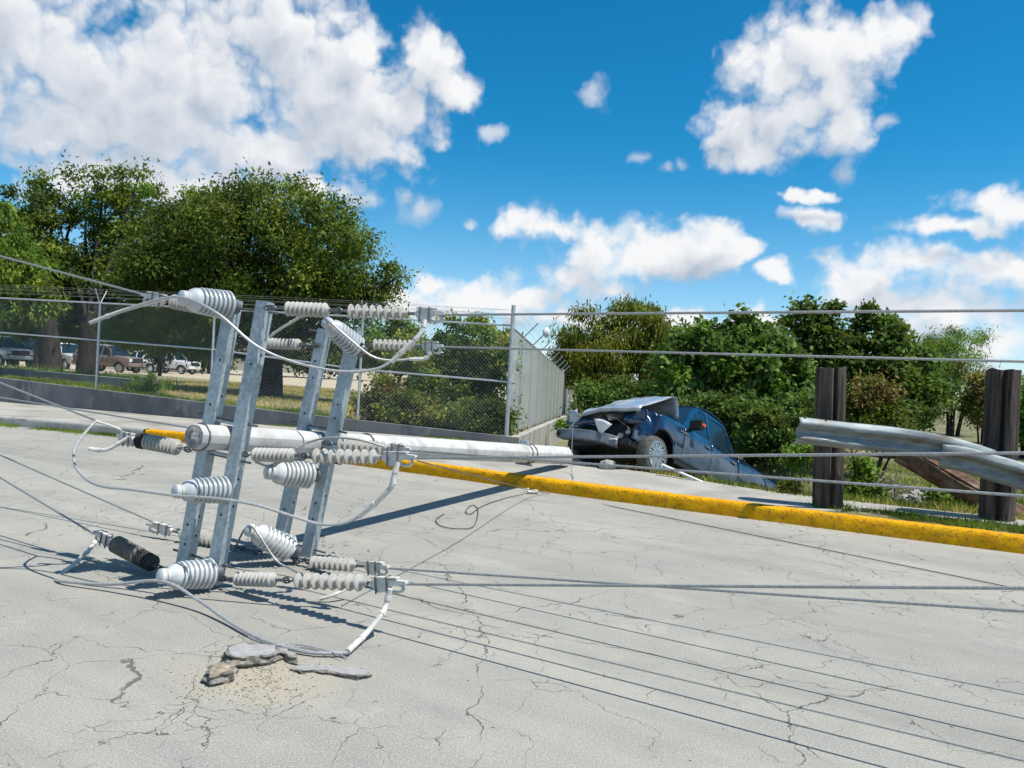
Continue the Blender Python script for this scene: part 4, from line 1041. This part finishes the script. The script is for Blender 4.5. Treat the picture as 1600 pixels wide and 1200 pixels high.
def plant(name, label, cat, base, blobs, nl, lsize, mats, clump=.38, group=None, droop=.4, trunk=.16, stems=1, nb=None, shell=.55, aspect=.42, lean=(0, 0), crown='crown', wood='trunk', bark=None, depth=.9):
    """blobs: (px,py,rx,ry,distance) pixel ellipses at their own distance -> crown ellipsoids; foliage in clumps carried by limbs"""
    o = thing(name, label, cat, tuple(base), group); bark = bark or BARK
    nl = int(nl*1.55); lsize *= 1.22; aspect *= 1.15
    E = []
    for (x, y, rx, ry, d) in blobs:
        c = at(x, y, d); s = d/FPX; E.append((np.array(c), np.array([rx*s, min(rx, ry*1.5)*s*depth, ry*s])))
    vol = np.array([e[1].prod()**.8 for e in E]); vol /= vol.sum()
    zmin = base.z+.05
    # clump centres, thicker towards the outside of each ellipsoid
    nc = nb or max(12, int(nl/130)); K = []
    for k in rng.choice(len(E), nc, p=vol):
        c, r = E[k]; u = rng.normal(size=3); u /= np.linalg.norm(u); q = rng.random()**(1/3.) if rng.random() > shell else rng.uniform(.78, 1.06)
        p = c+u*r*q
        if p[2] > zmin: K.append(p)
    K = np.array(K)
    ci = rng.integers(0, len(K), nl); cs = clump*rng.uniform(.6, 1.3, len(K))
    off = rng.normal(size=(nl, 3))*np.array([1, 1, .75])*.55; C = K[ci]+off*cs[ci][:, None]
    keep = C[:, 2] > zmin; C = C[keep]; ci = ci[keep]; off = off[keep]; n = len(C)
    D = rng.normal(size=(n, 3))+off*.9; D[:, 2] -= droop*1.6
    Nn = rng.normal(size=(n, 3))*.8; Nn[:, 2] += 1.0
    L = lsize*rng.uniform(.65, 1.35, n); W = L*aspect*rng.uniform(.8, 1.2, n)
    mats = mats if isinstance(mats, list) else [(1., mats)]
    pick = rng.random(len(K))[ci]; lo = 0.
    for fr, m in mats:
        hi = lo+fr
        if m is L_RED: sel = (C[:, 2] > np.quantile(C[:, 2], .72)) & (rng.random(n) < .8)
        else: sel = (pick >= lo) & (pick < hi)
        if sel.sum(): leaf_mesh(crown, m, C[sel], D[sel], Nn[sel], L[sel], W[sel], o, base)
        lo = hi
    # trunk and limbs
    mb = MB(); top = np.mean([e[0] for e in E], axis=0); H = top[2]-base.z
    for st in range(stems):
        j = V((random.uniform(-1, 1), random.uniform(-1, 1), 0))*(.0 if stems == 1 else .25)
        fork = base+j*1.5+V((lean[0], lean[1], 0))*.4+V((0, 0, max(.3, .42*H)))
        r0 = trunk*random.uniform(.8, 1.1)
        tp = sm([base+j-V((0, 0, .25)), base+j+V((lean[0]*.1, lean[1]*.1, .2*H*.42)), fork], 4)
        mb.tube(tp, [r0*lerp(1.25, .78, i/(len(tp)-1)) for i in range(len(tp))], 9, jit=.06)
        m_ = int(max(4, min(26, nc/5))/stems)
        for k in rng.choice(len(K), m_):
            t = V(K[k]); mid = lerp(fork, t, .5)+V((0, 0, -.06*H))+V((random.uniform(-.1, .1), random.uniform(-.1, .1), 0))*H*.3
            pt = sm([fork-V((0, 0, .1)), mid, t], 4); rr = r0*random.uniform(.28, .5)
            mb.tube(pt, [rr*lerp(1, .15, i/(len(pt)-1)) for i in range(len(pt))], 5, jit=.05)
            for _ in range(2):
                t2 = V(K[rng.integers(0, len(K))]); 
                if (t2-mid).length < .45*H+.4: mb.tube([mid, lerp(mid, t2, .5)+V((0, 0, .05)), t2], [rr*.5, rr*.3, rr*.1], 4)
    mb.build(wood, bark, o, smooth=50)
    return o
TG = 'trees inside the chain-link fence'
d = 24.5
plant('round_tree', 'big round dark green tree with a stout trunk on the dry grass behind the fence', 'tree', ground_pt(424, d),
      [(430, 385, 140, 95, d), (330, 400, 110, 80, d), (540, 425, 84, 66, d), (455, 342, 100, 42, d), (350, 352, 80, 42, d), (575, 455, 52, 34, d), (280, 375, 70, 55, d-1), (380, 480, 90, 50, d-.5), (480, 475, 100, 40, d), (420, 440, 150, 50, d), (255, 430, 70, 60, d-1), (330, 520, 50, 45, d+.5), (235, 495, 70, 50, d)],
      60000, .12, [(.55, L_DARK), (.45, L_OLIVE)], .55, TG, .45, .36, 1, 440, .55, .36)
d = 29.
plant('spreading_tree', 'tall uneven tree whose stout dark trunk stands nearer the inner wall end', 'tree', ground_pt(136, d-2),
      [(150, 380, 80, 74, d), (190, 310, 56, 44, d), (216, 272, 24, 28, d), (255, 330, 66, 48, d), (170, 455, 100, 56, d), (250, 430, 60, 60, d), (160, 505, 80, 34, d), (280, 490, 60, 40, d)],
      25000, .13, [(.45, L_DARK), (.35, L_OLIVE), (.2, L_FRESH)], .45, TG, .5, .42, 1, 150, .6, .36)
plant('spreading_tree', 'open branched dark tree with a thick leaning trunk in front of the blue pickup', 'tree', ground_pt(80, d-2),
      [(95, 370, 70, 64, d), (58, 320, 54, 38, d), (60, 440, 76, 56, d), (100, 286, 28, 20, d), (30, 500, 66, 36, d), (20, 380, 50, 50, d), (100, 490, 60, 34, d)],
      17000, .13, [(.6, L_DARK), (.4, L_OLIVE)], .45, TG, .5, .36, 1, 100, .6, .36, (-.6, 0))
plant('shade_tree', 'dense dark tree shading the parked vehicles behind the two stout trunks', 'tree', ground_pt(60, 44),
      [(40, 480, 120, 36, 46), (120, 470, 110, 40, 46), (-30, 470, 90, 50, 46), (200, 490, 80, 34, 48), (60, 430, 130, 40, 48)], 16000, .24, L_DARK, .8, TG, .4, .3, 1, 140, .4, .4)
plant('shade_tree', 'dark tree with low foliage behind the parked white car', 'tree', ground_pt(330, 74),
      [(330, 500, 90, 46, 76), (420, 510, 70, 40, 76), (250, 505, 70, 36, 76), (540, 520, 80, 34, 80)], 12000, .32, L_DARK, 1.0, TG, .4, .3, 2, 110, .4, .4)
d = 22.5
plant('leafy_tree', 'bright leafy tree overhanging the inner wall and the fence', 'tree', ground_pt(-70, d),
      [(-20, 400, 70, 60, d), (20, 430, 60, 44, d), (-50, 350, 70, 50, d), (40, 460, 50, 30, d), (0, 480, 70, 30, d)], 10000, .13, [(.6, L_FRESH), (.4, L_OLIVE)], .4, TG, .8, .25, 1, 85, .6, .3)
plant('small_tree', 'small pale green tree beyond the dry lawn near the round tree', 'tree', ground_pt(612, 34), [(612, 530, 40, 34, 34), (585, 548, 32, 26, 34), (640, 555, 34, 34, 34)], 5000, .16, [(.6, L_FRESH), (.4, L_DARK)], .4, TG, .4, .12, 2, 50)
plant('small_tree', 'thin young tree in front of the parked white pickup', 'tree', ground_pt(253, 38), [(235, 520, 46, 26, 38), (262, 535, 26, 22, 38), (255, 555, 18, 14, 38)], 2600, .15, L_DARK, .35, TG, .4, .07, 2, 34)
for px, py, rx, ry, dd, lb in ((300, 548, 60, 24, 84, 'far dark tree closing the car park behind the white car'), (40, 520, 90, 40, 90, 'far dark tree behind the blue pickup in the car park'), (500, 552, 70, 26, 80, 'far dark tree beyond the dry lawn'), (150, 530, 70, 34, 92, 'far dark tree behind the tan car')):
    plant('far_tree', lb, 'tree', ground_pt(px, dd), [(px, py, rx, ry, dd), (px-rx*.6, py+6, rx*.6, ry*.7, dd), (px+rx*.6, py+6, rx*.6, ry*.7, dd)], 5000, .36, L_DARK, 1.1, 'far trees behind the car park', .4, .25, 1, 60)
SG = 'shrubs behind the chain-link fence'
for lb, px, dd, bl, nl, ls, mm in (
    ('tall leafy shrub pressed against the corner post of the fence', 752, 18.3, [(752, 545, 46, 52, 18.5), (775, 600, 30, 66, 18), (735, 600, 46, 50, 18.4), (720, 530, 36, 36, 19), (785, 560, 16, 40, 17.6)], 9000, .085, [(.7, L_BROAD), (.3, L_SHRUB)]),
    ('bushy shrub under the middle rail near the corner post', 690, 18.2, [(690, 610, 56, 44, 18.2), (660, 570, 40, 34, 18.8), (640, 560, 30, 40, 19.4)], 7000, .085, [(.5, L_BROAD), (.5, L_SHRUB)]),
    ('low pale flowering shrub by the fence post near the dry lawn', 590, 18.0, [(590, 635, 36, 28, 18.), (615, 620, 30, 34, 18.)], 4500, .075, [(.75, L_SHRUB), (.25, L_DRY)]),
    ('low yellowish shrub growing along the top of the dark wall', 655, 17.3, [(650, 642, 42, 28, 17.4), (690, 655, 36, 24, 17.2)], 5000, .07, [(.8, L_SHRUB), (.2, L_OLIVE)]),
    ('dense low green shrub at the foot of the fence corner', 745, 16.9, [(735, 655, 40, 28, 17.0), (772, 660, 26, 30, 16.6)], 5500, .07, [(.5, L_SHRUB), (.5, L_BROAD)])):
    plant('shrub', lb, 'shrub', ground_pt(px, dd), bl, nl, ls, mm, .22, SG, .2, .03, 4, int(nl/70), .4, .45, crown='leaves', wood='stems')
plant('weed', 'tall green weed in front of the parked white car inside the fence', 'plant', ground_pt(232, 20.5), [(232, 600, 24, 18, 20.5), (215, 608, 16, 10, 20.5)], 900, .09, L_FRESH, .16, None, -.4, .012, 4, 22, .3, .2, crown='leaves', wood='stems')
RG = 'trees growing along the ditch'
d = 42
plant('willow_tree', 'yellowish green willow-like tree behind the receding fence and pickup', 'tree', ground_pt(955, d),
      [(935, 540, 52, 56, d), (985, 525, 46, 48, d), (1018, 552, 34, 46, d), (925, 492, 30, 18, d), (968, 482, 32, 16, d), (905, 565, 40, 42, d), (1000, 500, 36, 20, d), (960, 590, 70, 40, d), (880, 545, 20, 30, d), (1030, 585, 30, 40, d)], 22000, .24, [(.6, L_WILLOW), (.4, L_OLIVE)], .6, RG, 1.5, .3, 2, 170, .5, .2)
d = 31
plant('leafy_tree', 'thin tree between the yellowish willow and the glossy broad-leaved bush', 'tree', ground_pt(1070, d), [(1075, 535, 24, 26, d), (1060, 570, 30, 30, d), (1085, 560, 24, 24, d)], 2600, .17, L_BROAD, .45, RG, .3, .1, 2, 34)
d = 21.5
plant('broadleaf_tree', 'glossy broad-leaved bushy tree rising just behind the wrecked pickup', 'tree', ground_pt(1145, d),
      [(1140, 560, 84, 52, d), (1085, 590, 56, 56, d), (1205, 575, 64, 52, d), (1135, 520, 26, 20, d), (1150, 620, 104, 50, d), (1235, 615, 50, 56, d), (1180, 540, 50, 30, d), (1126, 496, 8, 10, d), (1162, 503, 9, 9, d), (1060, 620, 40, 40, d)], 24000, .135, [(.75, L_BROAD), (.25, L_FRESH)], .34, RG, .5, .15, 3, 210, .6, .6)
d = 27
plant('broadleaf_tree', 'tall dark broad-leaved tree with two pointed tops behind the wooden posts', 'tree', ground_pt(1330, d),
      [(1277, 490, 30, 22, d), (1262, 525, 40, 36, d), (1350, 500, 16, 22, d), (1385, 500, 20, 20, d), (1372, 530, 44, 28, d), (1330, 570, 76, 44, d), (1425, 585, 40, 36, d), (1385, 615, 66, 46, d), (1290, 600, 60, 46, d), (1350, 474, 6, 8, d), (1388, 478, 6, 6, d), (1440, 620, 30, 36, d)], 26000, .15, [(.7, L_DARK), (.3, L_BROAD)], .42, RG, .3, .22, 3, 200, .6, .55)
d = 33
plant('mesquite_tree', 'light feathery mesquite tree with thin bare stems near the far path', 'tree', ground_pt(1490, d),
      [(1485, 560, 54, 40, d), (1500, 530, 34, 20, d), (1455, 590, 34, 36, d), (1515, 600, 26, 36, d), (1470, 625, 44, 24, d)], 13000, .13, [(.8, L_FEATH), (.2, L_WILLOW)], .5, RG, .8, .10, 5, 100, .45, .18)
plant('bush', 'brown and green twiggy bush between the tall dark tree and the wooden post', 'bush', ground_pt(1540, 28), [(1540, 610, 22, 26, 28), (1530, 640, 24, 22, 28)], 2600, .11, [(.5, L_DRY), (.5, L_OLIVE)], .3, None, .2, .04, 4, 36, crown='leaves', wood='stems')
plant('leafy_tree', 'green tree half hidden by the thick post with the brown split', 'tree', ground_pt(1612, 24), [(1612, 630, 34, 46, 24), (1600, 660, 30, 30, 24)], 3500, .14, L_FRESH, .4, RG, .3, .08, 3, 44)
plant('bush', 'dry brown and green bush right behind the post holding the guardrail end', 'bush', ground_pt(1362, 16.5), [(1362, 630, 34, 36, 16.5), (1340, 650, 26, 26, 16.5), (1385, 660, 24, 24, 16.5)], 4200, .085, [(.55, L_DRY), (.45, L_OLIVE)], .24, None, .2, .03, 6, 60, crown='leaves', wood='stems')
plant('bush', 'shrub with orange-red young leaves beside the pickup cab', 'bush', ground_pt(1192, 15.2), [(1192, 668, 28, 30, 15.2), (1205, 700, 28, 34, 15), (1175, 690, 20, 30, 15.3), (1222, 690, 18, 22, 15.)], 4200, .085, [(.0, L_RED), (1., L_BROAD)], .2, None, .1, .02, 5, 60, .5, .5, crown='leaves', wood='stems')
for lb, px, dd, bl, nl in (('dark green bush low behind the pickup bonnet', 965, 24, [(960, 620, 60, 26, 24), (920, 625, 30, 24, 24), (1010, 625, 40, 24, 23)], 5000),
                           ('dense dark bush in the shade behind the pickup cab', 1110, 18.5, [(1110, 655, 70, 34, 18.5), (1170, 660, 50, 34, 18)], 6000),
                           ('shaded bush on the ditch bank beside the guardrail end', 1245, 17, [(1255, 660, 34, 34, 17), (1290, 650, 40, 40, 18)], 4600),
                           ('dark undergrowth below the tall tree with two tops', 1410, 24, [(1400, 650, 60, 24, 24), (1350, 660, 50, 22, 22)], 4200)):
    plant('bush', lb, 'bush', ground_pt(px, dd), bl, nl, .11, [(.7, L_BROAD), (.3, L_DARK)], .3, 'bushes on the ditch bank', .2, .03, 4, int(nl/80), crown='leaves', wood='stems')
for lb, px, dd, bl, nl, mm in (('young leafy plant between the two wooden posts', 1345, 11.3, [(1348, 735, 14, 20, 11.3), (1340, 762, 22, 18, 11.2), (1362, 770, 16, 14, 11.)], 900, L_FRESH),
                           ('low green plant at the foot of the far wooden post', 1490, 11, [(1475, 775, 26, 10, 11), (1500, 782, 20, 9, 10.7)], 700, L_FRESH),
                           ('small weed on the pavement edge by the tail of the pickup', 1232, 10.6, [(1236, 768, 14, 14, 10.6)], 300, L_OLIVE),
                           ('small green weed growing by the crushed bumper', 882, 13.6, [(882, 666, 10, 8, 13.7), (876, 674, 8, 10, 13.7)], 260, L_FRESH),
                           ('green weed on the bank below the guardrail end', 1262, 13, [(1262, 705, 20, 14, 13), (1240, 712, 16, 16, 13)], 800, L_FRESH)):
    plant('weed', lb, 'plant', ground_pt(px, dd), bl, nl, .075, mm, .11, 'weeds along the kerb and ditch', -.2, .009, 4, max(9, nl//28), .3, .36, crown='leaves', wood='stems')

def grass(name, label, pts, hgt, m, per=6, spread=.06, wd=.006):
    P = np.repeat(np.array([tuple(p) for p in pts]), per, axis=0); n = len(P)
    P[:, 0] += rng.normal(size=n)*spread; P[:, 1] += rng.normal(size=n)*spread
    P[:, 2] = [height(x, y) if not gut else z for (x, y, z), gut in zip(P, [name == 'gutter_grass']*n)]
    h = hgt*rng.uniform(.4, 1.2, n); D = rng.normal(size=(n, 3))*.45; D[:, 2] = 1
    C = P+D/np.linalg.norm(D, axis=1)[:, None]*(h*.45)[:, None]; Nn = rng.normal(size=(n, 3))
    o = leaf_mesh('grass', m, C, D, Nn, h, np.full(n, wd)*rng.uniform(.7, 1.6, n)); o['label'] = label; o['category'] = 'grass'; kind(o, 'stuff'); return o
def sc(n, fx, fy, ok=lambda x, y: True):
    out = []
    while len(out) < n:
        x, y = fx(), None; y = fy(x)
        if ok(x, y): out.append(V((x, y, 0)))
    return out
U = random.uniform
def gut_pts(n):
    out = []
    while len(out) < n:
        x = U(-17, -6.2)
        if mn.noise(V((x*1.3, 0, 0))) > -.35: out.append(V((x, ky(x)-abs(random.gauss(0, .13)), 0)))
    return out
grass('gutter_grass', 'strip of short green grass growing in the gutter along the unpainted kerb', gut_pts(1500), .07, L_GRASS, 7, .03, .008)
grass('g', 'thin green grass behind the yellow kerb', sc(900, lambda: U(-3, 4.2), lambda x: ky(x)+.20+abs(random.gauss(0, .03)), lambda x, y: mn.noise(V((x*2.2, 1, 0))) > .02), .04, L_GRASS, 5, .02, .006)
grass('g', 'green grass and weeds on the verge round the wooden posts', sc(1300, lambda: U(3.7, 8), lambda x: ky(x)+U(.2, .95), lambda x, y: mn.noise(V((x*1.7, y*1.7, 0))) > -.12), .11, L_GRASS, 7, .05, .008)
grass('g', 'dry grass on the verge round the wooden posts', sc(900, lambda: U(3.6, 8), lambda x: ky(x)+U(.2, 1.0)), .06, L_STRAW, 5, .05, .005)
grass('g', 'green grass on the ditch bank behind the guardrail', sc(6500, lambda: U(2.4, 16), lambda x: ey(min(x, 15))+U(0, 1)**1.6*14, lambda x, y: mn.noise(V((x*.9, y*.9, 4))) > -.08), .17, L_GRASS, 6, .11, .013)
grass('g', 'dry straw on the ditch bank behind the guardrail', sc(4200, lambda: U(1.6, 16), lambda x: ey(min(x, 15))+U(0, 1)**1.6*14), .15, L_STRAW, 5, .12, .010)
grass('g', 'dry yellowish lawn grass inside the fence', sc(5200, lambda: U(-13, -1), lambda x: wy(x)+U(.4, 20)), .10, L_STRAW, 6, .16, .014)
grass('g', 'green grass tufts along the inside of the fence', sc(2200, lambda: U(-17, -4), lambda x: wy(x)+U(.25, 2.0), lambda x, y: mn.noise(V((x*.8, y*.8, 9))) > -.1), .14, L_GRASS, 6, .08, .012)
grass('g', 'green grass at the foot of the dark wall on the pavement', sc(260, lambda: U(-6.0, -.8), lambda x: wy(x)-abs(random.gauss(0, .05))-.02, lambda x, y: mn.noise(V((x*1.1, 5, 0))) > .05), .10, L_GRASS, 6, .03, .008)
# grass capping the inner wall
mbp = [V((lerp(-24, -10, q), lerp(26.9, 21.5, q)+U(.2, 1.2), 0)) for q in [random.random() for _ in range(900)]]
grass('g', 'bright green grass behind the low inner wall', mbp, .45, L_FRESH, 5, .12, .02)

# fallen branches and rubble on the bank
o = thing('branch_pile', 'tangle of dead grey branches on the bank behind the guardrail', 'branches', tuple(ground_pt(1375, 13.4)))
for i in range(34):
    b0 = ground_pt(U(1335, 1425), U(12.6, 14.2))+V((0, 0, U(.02, .35))); dr = V((U(-1, 1), U(-.4, .4), U(-.15, .35))).normalized()*U(.4, 1.1)
    mid = b0+dr*.5+V((U(-.1, .1), U(-.1, .1), U(-.05, .1)))
    MB().tube(sm([b0, mid, b0+dr], 3), [lerp(.016, .005, q/6) for q in range(7)], 5).build('branch', TWIG, o)
def stone(k):
    mb = MB(); rows = []
    for i in range(5):
        th = math.pi*i/4; rows.append([V((math.sin(th)*math.cos(p), math.sin(th)*math.sin(p)*.8, math.cos(th)*.6))*(1+.5*mn.noise(V((math.sin(th)*math.cos(p), math.sin(th)*math.sin(p), math.cos(th)))*1.7+V((k*7, 0, 0)))) for p in np.linspace(0, 2*math.pi, 8)])
    for r in rows: r[-1] = r[0]
    mb.grid(rows); return mb
base = ground_pt(1452, 11.6); rp = thing('rubble_pile', 'heap of pale grey rubble stones on the bank between the wooden posts', 'rubble', tuple(base))
protos = [stone(k).build('stone', ROCK, rp, smooth=0, local=True) for k in range(4)]
for i in range(90):
    s = protos[i % 4] if i < 4 else protos[i % 4].copy()
    if i >= 4: col.objects.link(s)
    q = ground_pt(random.gauss(1450, 26), random.gauss(11.5, .4)); sz = U(.035, .12); q.z += .2*math.exp(-((q-base).length/.45)**2)
    s.location = q+V((0, 0, sz*.3+U(0, .06)))-base; s.scale = (sz, sz, sz); s.rotation_euler = (U(0, 3), U(0, 3), U(0, 3))
for i in range(26):
    q = ground_pt(U(1225, 1600), U(11.2, 15)); sz = U(.03, .10); s = protos[i % 4].copy(); col.objects.link(s); s.parent = None; s.name = 'loose_stone'
    s.location = q+V((0, 0, sz*.25)); s.scale = (sz, sz, sz); s.rotation_euler = (U(0, 3), U(0, 3), U(0, 3)); tag(s, 'loose grey stone lying on the grassy ditch bank', 'stone', 'loose stones on the ditch bank')
# concrete lumps by the crushed nose
for px, py, dd, sz, m, lb in ((948, 722, 12.2, .16, ROCK, 'lump of broken concrete on the pavement under the crushed bumper'), (868, 694, 13.2, .09, BRICKR, 'reddish brick piece by the end of the crushed bumper')):
    mb = stone(px % 9); mb.v = [tuple(V(v)*sz) for v in mb.v]; q = at(px, py, dd); g_ = height(q.x, q.y); q.z = max(g_, .16 if q.y < ey(q.x) else g_)+sz*.3
    ob = mb.build('broken_block', m, smooth=0); ob.location = q; tag(ob, lb, 'rubble')
ob = tag(MB().box((0, 0, 0), .5, .035, .012).build('trim_strip', WHITEP, smooth=0), 'curved pale plastic trim strip lying on the pavement by the front wheel', 'trim'); q = gnd(1078, 745, .2); ob.location = q; ob.rotation_euler = (0, .25, rad(-42))
# low pale building far behind the car park
mb = MB(); bl = thing('building', 'low beige building far behind the parked cars', 'building', (-44, 112, 0))
MB().box((-44, 112, 1.5), 16, 5, 1.9).build('wall', BEIGEW, bl, smooth=0); MB().box((-44, 112, 3.5), 16.4, 5.4, .12).build('roof', WALLM, bl, smooth=0)
for i in range(6):
    w = MB().box((-57+5*i, 106.98, 1.9), .8, .05, .6).build('window', GLASS, bl, smooth=0)
